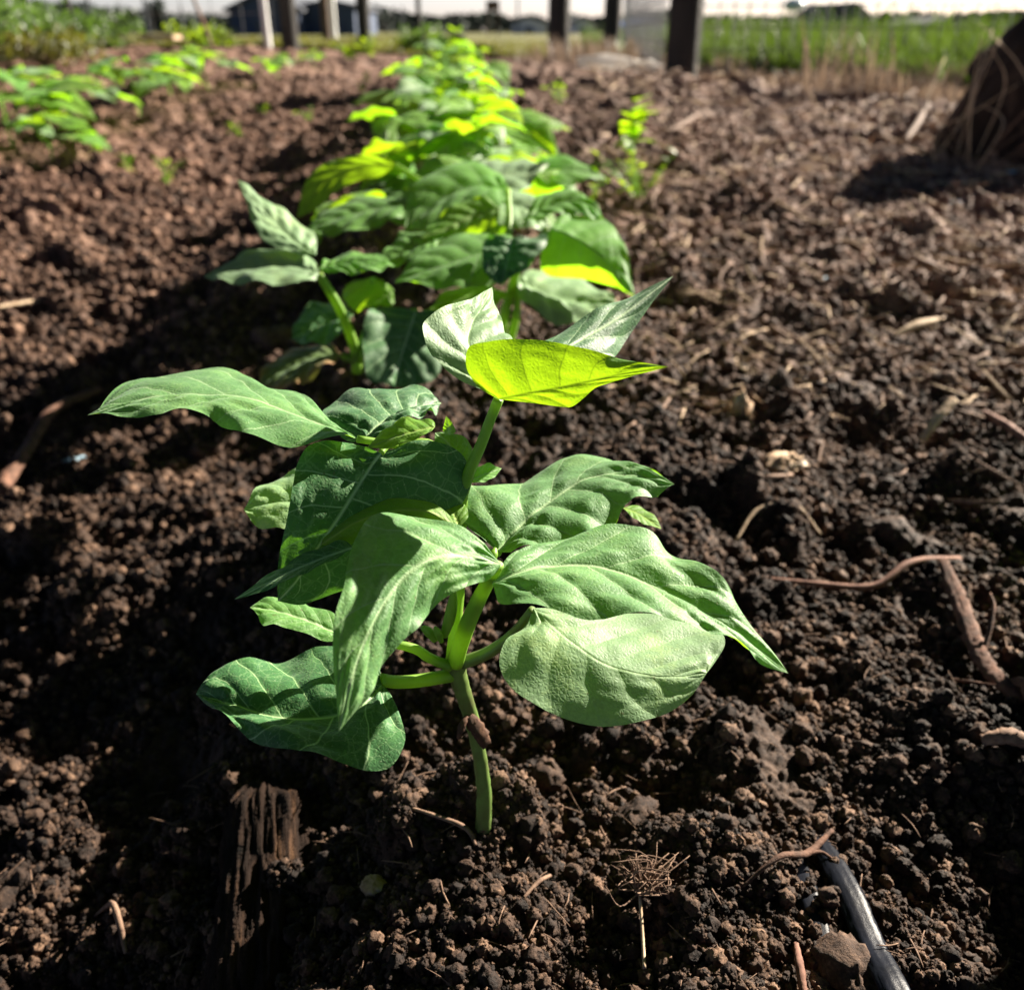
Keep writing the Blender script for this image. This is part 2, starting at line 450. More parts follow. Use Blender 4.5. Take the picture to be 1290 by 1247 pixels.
M = {}
M['soil'] = soil_mat('soil', 0.29)
M['crumb'] = soil_mat('soil_crumb', 0.345, True)
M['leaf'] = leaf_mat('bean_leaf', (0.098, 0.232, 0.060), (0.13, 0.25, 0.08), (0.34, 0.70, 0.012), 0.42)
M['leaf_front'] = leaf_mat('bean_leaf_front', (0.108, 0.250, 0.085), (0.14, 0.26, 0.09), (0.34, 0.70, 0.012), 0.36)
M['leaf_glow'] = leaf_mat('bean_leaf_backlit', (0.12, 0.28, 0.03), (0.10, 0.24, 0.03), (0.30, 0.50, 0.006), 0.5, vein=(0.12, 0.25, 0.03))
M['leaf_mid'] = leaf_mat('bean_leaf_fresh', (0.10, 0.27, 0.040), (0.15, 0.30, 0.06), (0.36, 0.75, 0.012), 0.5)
M['leaf_dark'] = leaf_mat('bean_leaf_shaded', (0.030, 0.110, 0.032), (0.06, 0.15, 0.05), (0.14, 0.40, 0.02), 0.17)  # leaf copy darkened for blades in shade, the shade put into the colour
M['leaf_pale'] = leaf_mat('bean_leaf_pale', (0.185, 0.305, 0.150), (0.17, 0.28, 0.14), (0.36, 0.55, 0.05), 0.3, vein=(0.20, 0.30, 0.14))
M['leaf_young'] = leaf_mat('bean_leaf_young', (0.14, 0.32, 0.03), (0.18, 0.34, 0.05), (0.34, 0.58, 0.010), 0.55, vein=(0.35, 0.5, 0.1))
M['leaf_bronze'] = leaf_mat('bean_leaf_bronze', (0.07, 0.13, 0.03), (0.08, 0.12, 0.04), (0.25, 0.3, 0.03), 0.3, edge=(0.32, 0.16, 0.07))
M['stem'] = thin_mat('bean_stem', (0.13, 0.27, 0.03), (0.22, 0.38, 0.05), (0.45, 0.7, 0.03), 0.35, 90)
M['stem_dark'] = thin_mat('bean_stem_base', (0.085, 0.105, 0.03), (0.13, 0.23, 0.05), (0.2, 0.3, 0.03), 0.12, 90)
M['scar'] = simple('stem_scar', [(0.3, (0.02, 0.012, 0.01)), (0.7, (0.12, 0.06, 0.035))], 200)
M['post'] = simple('weathered_post', [(0.3, (0.018, 0.017, 0.016)), (0.7, (0.05, 0.045, 0.04))], 6, stretch=(8, 8, 1), bump=0.6, bdist=0.01)
M['post_brown'] = simple('brown_post', [(0.3, (0.05, 0.03, 0.02)), (0.7, (0.14, 0.09, 0.06))], 6, stretch=(8, 8, 1), bump=0.6, bdist=0.01)
M['white'] = simple('white_paint', [(0.3, (0.62, 0.62, 0.6)), (0.7, (0.78, 0.78, 0.76))], 5)
M['wood_char'] = simple('charred_wood', [(0.3, (0.006, 0.0035, 0.0025)), (0.56, (0.022, 0.012, 0.0075)), (0.74, (0.11, 0.058, 0.030))], 40, stretch=(3.2, 0.35, 3.2), bump=1.0, bscale=90, bdist=0.004, spec=0.1)
M['twig'] = simple('dry_twig', [(0.3, (0.07, 0.04, 0.028)), (0.7, (0.25, 0.16, 0.11))], 150, bump=0.6, bdist=0.0008)
M['twig_red'] = simple('reddish_twig', [(0.3, (0.09, 0.04, 0.03)), (0.7, (0.26, 0.14, 0.10))], 120, bump=0.5, bdist=0.0008)
M['straw'] = simple('dry_straw', [(0.3, (0.28, 0.19, 0.11)), (0.7, (0.62, 0.48, 0.34))], 150, bump=0.4, bdist=0.0006)
M['husk'] = simple('dry_husk', [(0.3, (0.14, 0.075, 0.04)), (0.5, (0.38, 0.26, 0.16)), (0.7, (0.62, 0.52, 0.42))], 70, bump=0.7, bdist=0.002)
M['hose'] = simple('black_plastic', [(0.3, (0.003, 0.0035, 0.005)), (0.7, (0.009, 0.011, 0.018))], 60, rough=0.36, bump=0.3, bdist=0.001, spec=0.07)
M['twig_dark'] = simple('dark_bark', [(0.3, (0.03, 0.017, 0.012)), (0.7, (0.17, 0.085, 0.055))], 90, bump=0.8, bdist=0.0015)
M['plastic_blue'] = simple('pale_blue_plastic', [(0.3, (0.25, 0.42, 0.55)), (0.7, (0.5, 0.66, 0.75))], 80, rough=0.4)
M['cloth'] = thin_mat('white_plastic_sheet', (0.6, 0.57, 0.53), (0.8, 0.78, 0.75), (0.85, 0.82, 0.78), 0.5, 8)
M['wire'] = simple('galvanised_wire', [(0.3, (0.2, 0.2, 0.2)), (0.7, (0.35, 0.35, 0.34))], 8, rough=0.5, metal=0.6, bump=0)
M['stump'] = simple('stump_bark', [(0.3, (0.012, 0.008, 0.007)), (0.55, (0.04, 0.026, 0.020)), (0.75, (0.14, 0.09, 0.065))], 14, stretch=(2, 2, 0.5), bump=1.0, bdist=0.02)
M['field'] = simple('field_turf', [(0.3, (0.045, 0.06, 0.014)), (0.5, (0.10, 0.10, 0.025)), (0.7, (0.15, 0.13, 0.04))], 0.6, rough=0.9, bump=0.5, bscale=30, bdist=0.03)
M['grass'] = thin_mat('meadow_grass', (0.014, 0.024, 0.008), (0.085, 0.105, 0.024), (0.10, 0.17, 0.015), 0.28, 1.0)
M['grass_olive'] = thin_mat('olive_grass', (0.05, 0.07, 0.015), (0.12, 0.11, 0.03), (0.2, 0.2, 0.02), 0.3, 2)
M['grass_dry'] = thin_mat('dry_grass', (0.12, 0.085, 0.065), (0.30, 0.22, 0.17), (0.3, 0.22, 0.15), 0.2, 6)
M['weed'] = thin_mat('weed_leaf', (0.05, 0.12, 0.02), (0.11, 0.2, 0.03), (0.42, 0.6, 0.02), 0.5, 30)
M['weed_bright'] = thin_mat('bright_weed_leaf', (0.14, 0.26, 0.02), (0.22, 0.34, 0.03), (0.5, 0.8, 0.01), 0.6, 30)
M['bush'] = thin_mat('bush_leaf', (0.025, 0.055, 0.015), (0.05, 0.10, 0.025), (0.14, 0.26, 0.03), 0.35, 6)
M['far_tree'] = simple('far_foliage', [(0.3, (0.03, 0.045, 0.04)), (0.7, (0.06, 0.08, 0.06))], 1, bump=0.8, bdist=0.5)
M['bld_dark'] = simple('dark_blue_cladding', [(0.3, (0.03, 0.045, 0.08)), (0.7, (0.05, 0.07, 0.12))], 0.6, rough=0.6, bump=0)
M['bld_roof'] = simple('slate_roof', [(0.3, (0.05, 0.055, 0.07)), (0.7, (0.08, 0.09, 0.11))], 0.6, rough=0.7, bump=0)
M['bld_light'] = simple('pale_render', [(0.3, (0.5, 0.5, 0.52)), (0.7, (0.62, 0.62, 0.64))], 0.5, bump=0)
M['bld_blue'] = simple('blue_sheet_metal', [(0.3, (0.05, 0.13, 0.42)), (0.7, (0.08, 0.18, 0.5))], 0.5, rough=0.5, bump=0)
M['glass'] = simple('window_glass', [(0.3, (0.03, 0.04, 0.05)), (0.7, (0.05, 0.06, 0.08))], 0.5, rough=0.15, bump=0)
M['orange'] = simple('orange_leaf_litter', [(0.3, (0.45, 0.12, 0.03)), (0.7, (0.6, 0.25, 0.08))], 30)

# ------------------------------------------------------------------ ground
def build_ground():
    ty = np.concatenate([np.linspace(-4, 0.06, 40)[:-1], np.exp(np.linspace(math.log(0.06 + 0.1), math.log(9.1), 1500)) - 0.1, np.exp(np.linspace(math.log(9.2), math.log(3000), 60)) ])
    td = np.linspace(-0.78, 0.78, 1250)
    to = np.concatenate([np.linspace(0.785, 2.2, 230), np.exp(np.linspace(math.log(2.25), math.log(30), 40))])
    tx = np.concatenate([-to[::-1], td, to])
    Y, T = np.meshgrid(ty, tx, indexing='ij')
    W = np.maximum(Y, 0.1) + 0.28
    X = W * T
    dx = np.gradient(tx)[None, :] * W
    dy = np.gradient(ty)[:, None] * np.ones_like(X)
    sp = np.maximum(dx, dy * 0.7)
    Z = soil_h(X.ravel(), Y.ravel(), sp.ravel()).reshape(X.shape)
    ny, nx = X.shape
    V = np.stack([X.ravel(), Y.ravel(), Z.ravel()], 1)
    i = np.arange(ny * nx).reshape(ny, nx)
    F = np.stack([i[:-1, :-1].ravel(), i[:-1, 1:].ravel(), i[1:, 1:].ravel(), i[1:, :-1].ravel()], 1)
    o = mesh_obj('ground', V, F, M['soil'])
    tag(o, kind='structure')
build_ground()

def edge_y(x):   # where the garden soil gives way to grass
    return 8.6 - 3.6 * sst(0.8, 1.25, x) - 0.95 * sst(1.2, 1.9, x)
def build_field():
    s = np.concatenate([[0], np.exp(np.linspace(math.log(0.15), math.log(2900), 70))])
    t = np.concatenate([np.linspace(-1, 1, 161)])
    S, T = np.meshgrid(s, t, indexing='ij')
    X = T * (9 + S * 1.6)
    Y = edge_y(np.clip(X, -30, 3.4)) + S + 0.15 * vnoise(X / 0.4, S * 0, 33) * np.exp(-S)
    Z = macro(X, Y) + 0.012 + 0.02 * vnoise(X / 0.5, Y / 0.5, 34)
    ny, nx = X.shape
    i = np.arange(ny * nx).reshape(ny, nx)
    F = np.stack([i[:-1, :-1].ravel(), i[:-1, 1:].ravel(), i[1:, 1:].ravel(), i[1:, :-1].ravel()], 1)
    tag(mesh_obj('field', np.stack([X.ravel(), Y.ravel(), Z.ravel()], 1), F, M['field']), kind='structure')
build_field()

# ------------------------------------------------------------------ soil crumbs (geometry nodes, one object)
def build_crumbs():
    rng = np.random.RandomState(4)
    n = 640000
    ly = rng.rand(n) ** 1.3
    y = np.exp(math.log(0.22) + ly * (math.log(5.2) - math.log(0.22))) - 0.1
    x = (y + 0.28) * rng.uniform(-1.0, 1.0, n)
    dens = vnoise(x / 0.05, y / 0.05, 91) + 0.5 * vnoise(x / 0.2, y / 0.2, 92)
    keep = dens > -0.5
    x, y = x[keep], y[keep]; n = len(x)
    near = 0.16 + 0.84 * np.clip(y, 0, 2) / 1.0
    size = 0.00125 * near ** 0.75 * np.exp(rng.randn(n) * 0.72)
    size = np.minimum(size, 0.0065 * (0.6 + 0.6 * np.clip(y, 0, 2)))
    z = soil_h(x, y, 0.0012 * (y + 0.3)) + size * rng.uniform(-0.15, 0.7, n)
    me = bpy.data.meshes.new('soil_crumbs')
    me.vertices.add(n); me.vertices.foreach_set('co', np.stack([x, y, z], 1).astype(np.float32).ravel())
    a = me.attributes.new('sc', 'FLOAT', 'POINT'); a.data.foreach_set('value', size.astype(np.float32))
    a = me.attributes.new('tn', 'FLOAT', 'POINT'); a.data.foreach_set('value', (rng.rand(n) - 0.5).astype(np.float32))
    me.materials.append(M['crumb'])
    o = bpy.data.objects.new('soil_crumbs', me); C.objects.link(o)
    g = bpy.data.node_groups.new('crumb_scatter', 'GeometryNodeTree')
    g.interface.new_socket('Geometry', in_out='INPUT', socket_type='NodeSocketGeometry')
    g.interface.new_socket('Geometry', in_out='OUTPUT', socket_type='NodeSocketGeometry')
    N, L = g.nodes, g.links
    gi = N.new('NodeGroupInput'); go = N.new('NodeGroupOutput')
    jn = N.new('GeometryNodeJoinGeometry')
    for k in range(7):
        ico = N.new('GeometryNodeMeshIcoSphere'); ico.inputs['Radius'].default_value = 1.0; ico.inputs['Subdivisions'].default_value = 3
        spn = N.new('GeometryNodeSetPosition')
        no = N.new('ShaderNodeTexNoise'); no.noise_dimensions = '4D'; no.inputs['W'].default_value = k * 3.7; no.inputs['Scale'].default_value = 0.9 + 0.12 * k; no.inputs['Detail'].default_value = 3; no.inputs['Roughness'].default_value = 0.7
        vm = N.new('ShaderNodeVectorMath'); vm.operation = 'SUBTRACT'; vm.inputs[1].default_value = (0.5,) * 3
        vs = N.new('ShaderNodeVectorMath'); vs.operation = 'SCALE'; vs.inputs['Scale'].default_value = 2.2
        L.new(no.outputs['Color'], vm.inputs[0]); L.new(vm.outputs[0], vs.inputs[0]); L.new(vs.outputs[0], spn.inputs['Offset'])
        L.new(ico.outputs['Mesh'], spn.inputs['Geometry'])
        sm = N.new('GeometryNodeSetMaterial'); sm.inputs['Material'].default_value = M['crumb']
        L.new(spn.outputs[0], sm.inputs[0])
        ss_ = N.new('GeometryNodeSetShadeSmooth'); L.new(sm.outputs[0], ss_.inputs[0])
        ti = N.new('GeometryNodeGeometryToInstance'); L.new(ss_.outputs[0], ti.inputs[0]); L.new(ti.outputs[0], jn.inputs[0])
    iop = N.new('GeometryNodeInstanceOnPoints')
    L.new(gi.outputs[0], iop.inputs['Points']); L.new(jn.outputs[0], iop.inputs['Instance'])
    iop.inputs['Pick Instance'].default_value = True
    rv = N.new('FunctionNodeRandomValue'); rv.data_type = 'FLOAT_VECTOR'
    rv.inputs[0].default_value = (0, 0, 0); rv.inputs[1].default_value = (6.28, 6.28, 6.28)
    L.new(rv.outputs[0], iop.inputs['Rotation'])
    na = N.new('GeometryNodeInputNamedAttribute'); na.data_type = 'FLOAT'; na.inputs['Name'].default_value = 'sc'
    L.new([s for s in na.outputs if s.enabled][0], iop.inputs['Scale'])
    nb = N.new('GeometryNodeInputNamedAttribute'); nb.data_type = 'FLOAT'; nb.inputs['Name'].default_value = 'tn'
    st = N.new('GeometryNodeStoreNamedAttribute'); st.data_type = 'FLOAT'; st.domain = 'INSTANCE'; st.inputs['Name'].default_value = 'tone'
    L.new(iop.outputs[0], st.inputs[0])
    cap = N.new('GeometryNodeStoreNamedAttribute')
    N.remove(cap)
    L.new([s for s in nb.outputs if s.enabled][0], [s for s in st.inputs if s.name == 'Value' and s.enabled][0])
    L.new(st.outputs[0], go.inputs[0])
    md = o.modifiers.new('scatter', 'NODES'); md.node_group = g
    tag(o, 'loose crumbs of dark brown garden soil covering the bed', 'soil crumbs', kind='stuff')
build_crumbs()

# ------------------------------------------------------------------ leaves
def patch_vf(mid, left, right, nu=56, nh=18, camber=0.12, seed=0, quilt=0.0012, wav=0.0012, nv=6.0, sharp=True):
    """leaf blade lofted over midrib and its two margins (rows of matching control points)"""
    rng = np.random.RandomState(seed)
    m = catmull(mid, nu); l = catmull(left, nu); r = catmull(right, nu)
    v = np.linspace(0, 1, nh + 1)
    def half(e, sgn):
        w = e - m
        W = np.linalg.norm(w, axis=1)
        rows = m[:, None] + w[:, None] * v[None, :, None]
        return rows, W
    RL, WL = half(l, -1); RR, WR = half(r, 1)
    grid = np.concatenate([RL[:, ::-1], RR[:, 1:]], 1)        # nu x (2nh+1)
    vv = np.concatenate([-v[::-1], v[1:]])
    dm = np.concatenate([(WL[:, None] * v[None])[:, ::-1], (WR[:, None] * v[None])[:, 1:]], 1)
    gu = np.gradient(grid, axis=0); gv = np.gradient(grid, axis=1)
    N = np.cross(gu, gv); N /= np.linalg.norm(N, axis=2)[..., None] + 1e-12
    if (N.mean(axis=(0, 1)) @ np.array([0, -.35, 1.0])) < 0: N = -N
    # smooth normals lengthwise so ends behave
    Nm = N.mean(axis=(0, 1)); Nm /= np.linalg.norm(Nm)
    N = 0.5 * N + 0.5 * Nm; N /= np.linalg.norm(N, axis=2)[..., None] + 1e-12
    uu = np.linspace(0, 1, nu)[:, None] * np.ones_like(vv)[None]
    small = min(1.0, max(WL.max(), WR.max()) / 0.03); quilt = quilt * small; wav = wav * small
    av = np.abs(vv)[None]
    Wd = np.where(vv[None] < 0, WL[:, None], WR[:, None])
    h = camber * Wd * (av * (1 - av) * 4) * 0.55
    s = (uu - 0.26 * av ** 0.85 + np.sign(vv)[None] * 0.03) * nv
    q = np.abs(np.sin(np.pi * s)) ** 0.7
    env = np.minimum(1, Wd / 0.012) * np.minimum(1, av * 4) * (1 - 0.3 * av)
    h = h + quilt * q * env
    o1, o2 = rng.rand(2) * 50
    h = h + wav * 2.2 * vnoise(uu * 5 + o1, vv[None] * 2.2 + o2, 7) * np.minimum(1, Wd / 0.01) * (0.3 + av)
    h = h + wav * 1.0 * vnoise(uu * 16 + o1, vv[None] * 7 + o2, 8) * np.minimum(1, Wd / 0.01)
    h = h + wav * 1.8 * np.sin(uu * 21 + o1 + vv[None] * 2) * av ** 3 * np.minimum(1, Wd / 0.01)
    grid = grid + N * h[..., None]
    nc = len(vv)
    i = np.arange(nu * nc).reshape(nu, nc)
    F = np.stack([i[:-1, :-1].ravel(), i[:-1, 1:].ravel(), i[1:, 1:].ravel(), i[1:, :-1].ravel()], 1)
    uv = np.stack([uu.ravel(), (vv[None] * 0.5 + 0.5 + 0 * uu).ravel()], 1)
    return grid.reshape(-1, 3), F, uv, dm.ravel()
def px3(L): return np.array([P(*p) for p in L])
def leaf(root, mid, left, right, mat='leaf', label=None, **k):
    """mid/left/right: photo pixel + forward distance; margins include base and tip"""
    n = 13
    def rs(L): return resample(px3(L), n)
    base, tip = mid[0], mid[-1]
    V, F, uv, dm = patch_vf(rs(mid), rs([base] + left + [tip]), rs([base] + right + [tip]), **k)
    # make the upper side the front face
    a, b, c = V[F[len(F) // 2][0]], V[F[len(F) // 2][1]], V[F[len(F) // 2][3]]
    if np.cross(b - a, c - a)[2] < 0: F = F[:, ::-1]
    o = part('leaf', V, F, M[mat], root, uv=uv, attrs={'dm': dm})
    if label: o['label'] = label
    return o

# ---------- the front plant
fp = empty('bean_plant', P(608, 1033, 0.318), 'nearest bean plant in the row, in focus, tall with broad pale-veined leaves', 'bean plant', 'bean plants in the middle row')
LF = lambda *a, **k: leaf(fp, *a, **k)
# upper trifoliate leaf
LF([(628, 503, .335), (660, 496, .333), (700, 489, .331), (742, 480, .328), (790, 470, .322), (842, 462, .315)],
   [(604, 488, .338), (587, 462, .341), (588, 438, .344), (622, 430, .345), (680, 428, .343), (740, 441, .336), (792, 454, .327)],
   [(655, 506, .333), (690, 510, .329), (718, 513, .326), (735, 503, .326), (745, 491, .326), (790, 476, .321)], 'leaf_glow', 'bright backlit yellow-green leaflet pointing right', camber=.0, seed=1, wav=.0004, quilt=.0008)
LF([(626, 498, .337), (604, 465, .345), (590, 435, .352), (596, 405, .368), (612, 380, .385), (620, 362, .400)],
   [(598, 488, .338), (568, 471, .338), (538, 443, .340), (531, 412, .346), (556, 388, .358), (592, 377, .375)],
   [(645, 480, .345), (650, 455, .355), (642, 429, .366), (632, 405, .378), (624, 388, .388)], 'leaf_pale', 'pale sunlit leaflet standing upright', camber=.03, seed=2, quilt=.0018, wav=.0006)
LF([(634, 497, .339), (680, 463, .365), (725, 432, .388), (780, 400, .412), (848, 348, .44)],
   [(640, 478, .352), (665, 445, .380), (692, 427, .392), (740, 398, .412), (795, 373, .43)],
   [(655, 495, .342), (700, 482, .360), (748, 466, .380), (776, 448, .398), (802, 408, .42)], 'leaf_dark', camber=.1, seed=3)
# big left leaf and those around it
LF([(450, 553, .340), (400, 533, .350), (350, 513, .360), (290, 499, .367), (200, 499, .366), (110, 523, .354)],
   [(430, 536, .356), (380, 505, .386), (320, 481, .412), (260, 469, .420), (200, 473, .408), (150, 491, .382)],
   [(425, 556, .330), (370, 559, .326), (320, 552, .330), (285, 537, .339), (273, 524, .347), (235, 522, .347), (180, 521, .348)], 'leaf_front', 'long sunlit leaf reaching out to the left', camber=.08, seed=4)
LF([(462, 553, .352), (480, 535, .362), (503, 520, .375), (530, 512, .388), (556, 508, .398)],
   [(430, 548, .36), (404, 522, .375), (440, 497, .398), (500, 489, .412), (540, 494, .408)],
   [(485, 552, .35), (505, 540, .355), (525, 528, .365), (547, 522, .38)], 'leaf_dark', camber=.2, seed=5)
LF([(548, 538, .334), (525, 543, .33), (500, 550, .328), (463, 563, .326)],
   [(545, 530, .338), (520, 527, .340), (498, 532, .338), (478, 547, .333)],
   [(540, 546, .328), (520, 555, .325), (500, 562, .323), (480, 566, .323)], 'leaf_young', camber=.1, seed=6, nu=30, nh=10)
LF([(480, 571, .335), (460, 600, .328), (431, 645, .316), (400, 691, .307), (375, 730, .302), (350, 757, .300)],
   [(440, 557, .342), (400, 558, .338), (380, 572, .332), (370, 605, .322), (360, 660, .310), (350, 712, .302)],
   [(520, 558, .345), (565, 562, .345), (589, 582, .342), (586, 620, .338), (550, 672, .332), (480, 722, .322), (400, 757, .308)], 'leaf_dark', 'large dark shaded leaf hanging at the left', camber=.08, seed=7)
LF([(574, 665, .318), (540, 645, .317), (500, 643, .315), (450, 657, .312), (405, 686, .308)],
   [(562, 645, .322), (530, 630, .324), (482, 629, .323), (440, 642, .320), (412, 665, .313)],
   [(550, 660, .317), (510, 656, .317), (475, 664, .316), (452, 682, .312), (425, 689, .309)], 'leaf_young', camber=.1, seed=8, nu=36, nh=10)
LF([(445, 690, .30), (400, 706, .296), (350, 728, .292), (295, 755, .288)],
   [(430, 682, .306), (385, 698, .304), (335, 727, .297)],
   [(425, 703, .294), (380, 724, .288), (330, 746, .286)], 'leaf_dark', camber=.1, seed=9, nu=36, nh=10)
LF([(632, 710, .290), (585, 700, .284), (545, 704, .276), (508, 728, .265), (470, 785, .246), (443, 855, .230), (427, 921, .220)],
   [(605, 690, .297), (560, 661, .302), (500, 646, .300), (458, 661, .288), (440, 705, .268), (430, 750, .254), (418, 795, .243), (421, 850, .231), (425, 895, .223)],
   [(617, 730, .284), (590, 738, .278), (562, 752, .270), (535, 782, .259), (502, 812, .249), (478, 850, .239), (450, 893, .227)], 'leaf_front', 'large near leaf drooping to a point at the bottom left', camber=.08, seed=10, nu=90, nh=28)
LF([(628, 695, .320), (655, 664, .332), (690, 634, .346), (740, 603, .362), (795, 598, .362), (850, 610, .352)],
   [(603, 680, .326), (583, 655, .333), (578, 625, .345), (592, 612, .354), (622, 617, .358), (655, 605, .368), (695, 588, .382), (740, 578, .388), (790, 581, .380), (822, 597, .364)],
   [(650, 692, .317), (695, 687, .318), (740, 680, .322), (765, 667, .328), (782, 645, .336), (805, 630, .343)], 'leaf_front', camber=.07, seed=11, nu=80, nh=24, quilt=.0015)
LF([(620, 735, .290), (655, 722, .293), (700, 712, .300), (765, 716, .302), (840, 745, .294), (905, 782, .283), (993, 848, .270)],
   [(636, 708, .300), (680, 688, .314), (750, 671, .326), (825, 671, .326), (852, 705, .316), (905, 729, .304), (918, 748, .298), (950, 790, .285)],
   [(623, 752, .283), (655, 764, .278), (720, 777, .273), (800, 780, .272), (860, 781, .273), (905, 800, .271), (955, 832, .269)], 'leaf_front', 'large near leaf arching to the right with a long drooping tip', camber=.08, seed=12, nu=90, nh=28, quilt=.0016)
LF([(672, 766, .322), (710, 800, .310), (760, 835, .300), (830, 852, .297), (890, 848, .301)],
   [(664, 790, .316), (645, 803, .308), (629, 817, .300), (636, 855, .290), (665, 884, .284), (715, 906, .280), (775, 915, .279), (840, 898, .286), (875, 872, .294)],
   [(715, 765, .328), (790, 770, .338), (860, 783, .335), (912, 799, .325), (904, 828, .311)], 'leaf_pale', 'rounded pale lowest leaf on the right side', camber=.03, seed=13, nu=80, nh=24, quilt=.0008, wav=.0006)
LF([(483, 862, .306), (455, 890, .291), (415, 903, .286), (350, 903, .287), (247, 874, .302)],
   [(470, 835, .318), (425, 815, .329), (370, 828, .328), (310, 833, .322), (268, 846, .312)],
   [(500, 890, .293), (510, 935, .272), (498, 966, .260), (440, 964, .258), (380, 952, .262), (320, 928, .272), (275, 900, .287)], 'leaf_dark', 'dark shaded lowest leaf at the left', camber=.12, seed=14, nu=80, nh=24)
LF([(430, 800, .318), (390, 783, .320), (350, 770, .322), (315, 765, .325)],
   [(425, 778, .326), (375, 758, .332), (335, 754, .331)],
   [(420, 808, .312), (380, 797, .312), (350, 787, .312), (333, 790, .31), (325, 775, .318)], 'leaf', camber=.15, seed=15, nu=36, nh=10)
LF([(450, 640, .365), (400, 632, .365), (350, 632, .365), (307, 642, .362)],
   [(420, 600, .385), (375, 590, .39), (330, 612, .378)],
   [(430, 665, .352), (370, 669, .35), (325, 664, .353)], 'leaf_pale', camber=.1, seed=16, nu=36, nh=12)
LF([(785, 640, .375), (805, 648, .372), (833, 666, .365)], [(800, 637, .38), (825, 650, .373)], [(795, 650, .368), (812, 660, .364)], 'leaf_young', camber=.1, seed=17, nu=20, nh=6)
LF([(590, 607, .34), (610, 598, .345), (632, 590, .35)], [(598, 592, .35), (615, 585, .355)], [(605, 608, .338), (622, 602, .343)], 'leaf', camber=.1, seed=18, nu=20, nh=6)
LF([(580, 600, .338), (575, 575, .345), (562, 556, .35), (548, 545, .352)], [(560, 585, .34), (548, 565, .345)], [(596, 580, .345), (590, 555, .352), (568, 545, .354)], 'leaf', camber=.15, seed=19, nu=26, nh=8)
LF([(566, 548, .345), (565, 538, .346), (562, 524, .348)], [(558, 543, .345), (560, 532, .347)], [(574, 544, .346), (569, 532, .347)], 'leaf', camber=.1, seed=20, nu=14, nh=5)
LF([(578, 665, .322), (572, 648, .328), (556, 636, .332)], [(566, 660, .322), (556, 648, .328)], [(590, 650, .328), (582, 632, .336)], 'leaf_young', camber=.1, seed=21, nu=20, nh=6)
TB = lambda name, pts, rad, mat='stem', **k: tube(name, px3(pts), [r / FPX * 0.40 for r in rad], M[mat], fp, **k)
TB('stem', [(611, 1085, .317), (609, 1045, .318), (610, 1000, .3195), (604, 950, .321), (594, 905, .323), (580, 862, .324), (573, 832, .325)], [10.5, 10.5, 10, 9, 10, 11, 12], 'stem_dark', ns=16, n=60, rough=.06)
TB('stem', [(573, 836, .325), (574, 790, .328), (580, 720, .334), (582, 650, .338), (585, 612, .338)], [12, 8, 7, 6, 5.5], ns=12, rough=.04)
TB('petiole', [(574, 836, .323), (584, 800, .318), (600, 762, .305), (614, 735, .296), (628, 712, .29)], [10, 10, 9, 7.5, 6], ns=14, rough=.04)
TB('petiole', [(583, 620, .338), (592, 592, .338), (606, 560, .337), (618, 528, .336), (628, 503, .335)], [7.5, 7, 6.5, 6, 6], ns=12)
TB('petiole', [(572, 850, .324), (530, 857, .318), (500, 859, .311), (480, 856, .307)], [9, 8.5, 8, 8], 'stem', ns=12)
TB('petiole', [(582, 835, .325), (615, 822, .325), (645, 800, .324), (672, 768, .322)], [9, 8, 7, 6], 'stem_dark', ns=12)
TB('petiole', [(568, 840, .322), (540, 828, .32), (515, 815, .318), (430, 800, .318)], [7, 6.5, 6, 4], ns=10)
TB('petiole', [(580, 700, .332), (600, 706, .32), (615, 712, .30), (622, 730, .292)], [6, 6, 5.5, 5], ns=10)
TB('petiole', [(582, 680, .335), (600, 690, .33), (615, 696, .325), (628, 696, .32)], [6, 5.5, 5, 5], ns=10)
TB('petiole', [(584, 655, .336), (580, 610, .345), (545, 560, .35), (500, 560, .345), (450, 553, .34)], [5, 5, 4.5, 4.5, 4.5], ns=10)
TB('petiole', [(500, 560, .345), (488, 562, .34), (480, 571, .335)], [4.5, 4, 4], ns=8)
for pts, rad in (([(560, 800, .315), (566, 780, .313), (570, 760, .312), (572, 742, .311)], [5, 7, 6, 2]),
                 ([(548, 806, .314), (540, 796, .312), (532, 790, .311)], [4, 6, 3]), ([(556, 808, .312), (552, 798, .31), (548, 790, .309)], [3, 5, 2]),
                 ([(620, 706, .30), (622, 698, .302), (624, 690, .304)], [4, 5, 1.5])):
    TB('flower_bud', pts, rad, 'stem', ns=8)
TB('leaf_scar', [(590, 902, .320), (602, 918, .318), (612, 936, .319)], [8, 10, 7.5], 'scar', ns=12, n=18, rough=.2, seed=3)
TB('leaf_scar', [(588, 902, .319), (582, 915, .315), (577, 930, .314)], [3, 5, 2], 'scar', ns=8, rough=.2, seed=5)

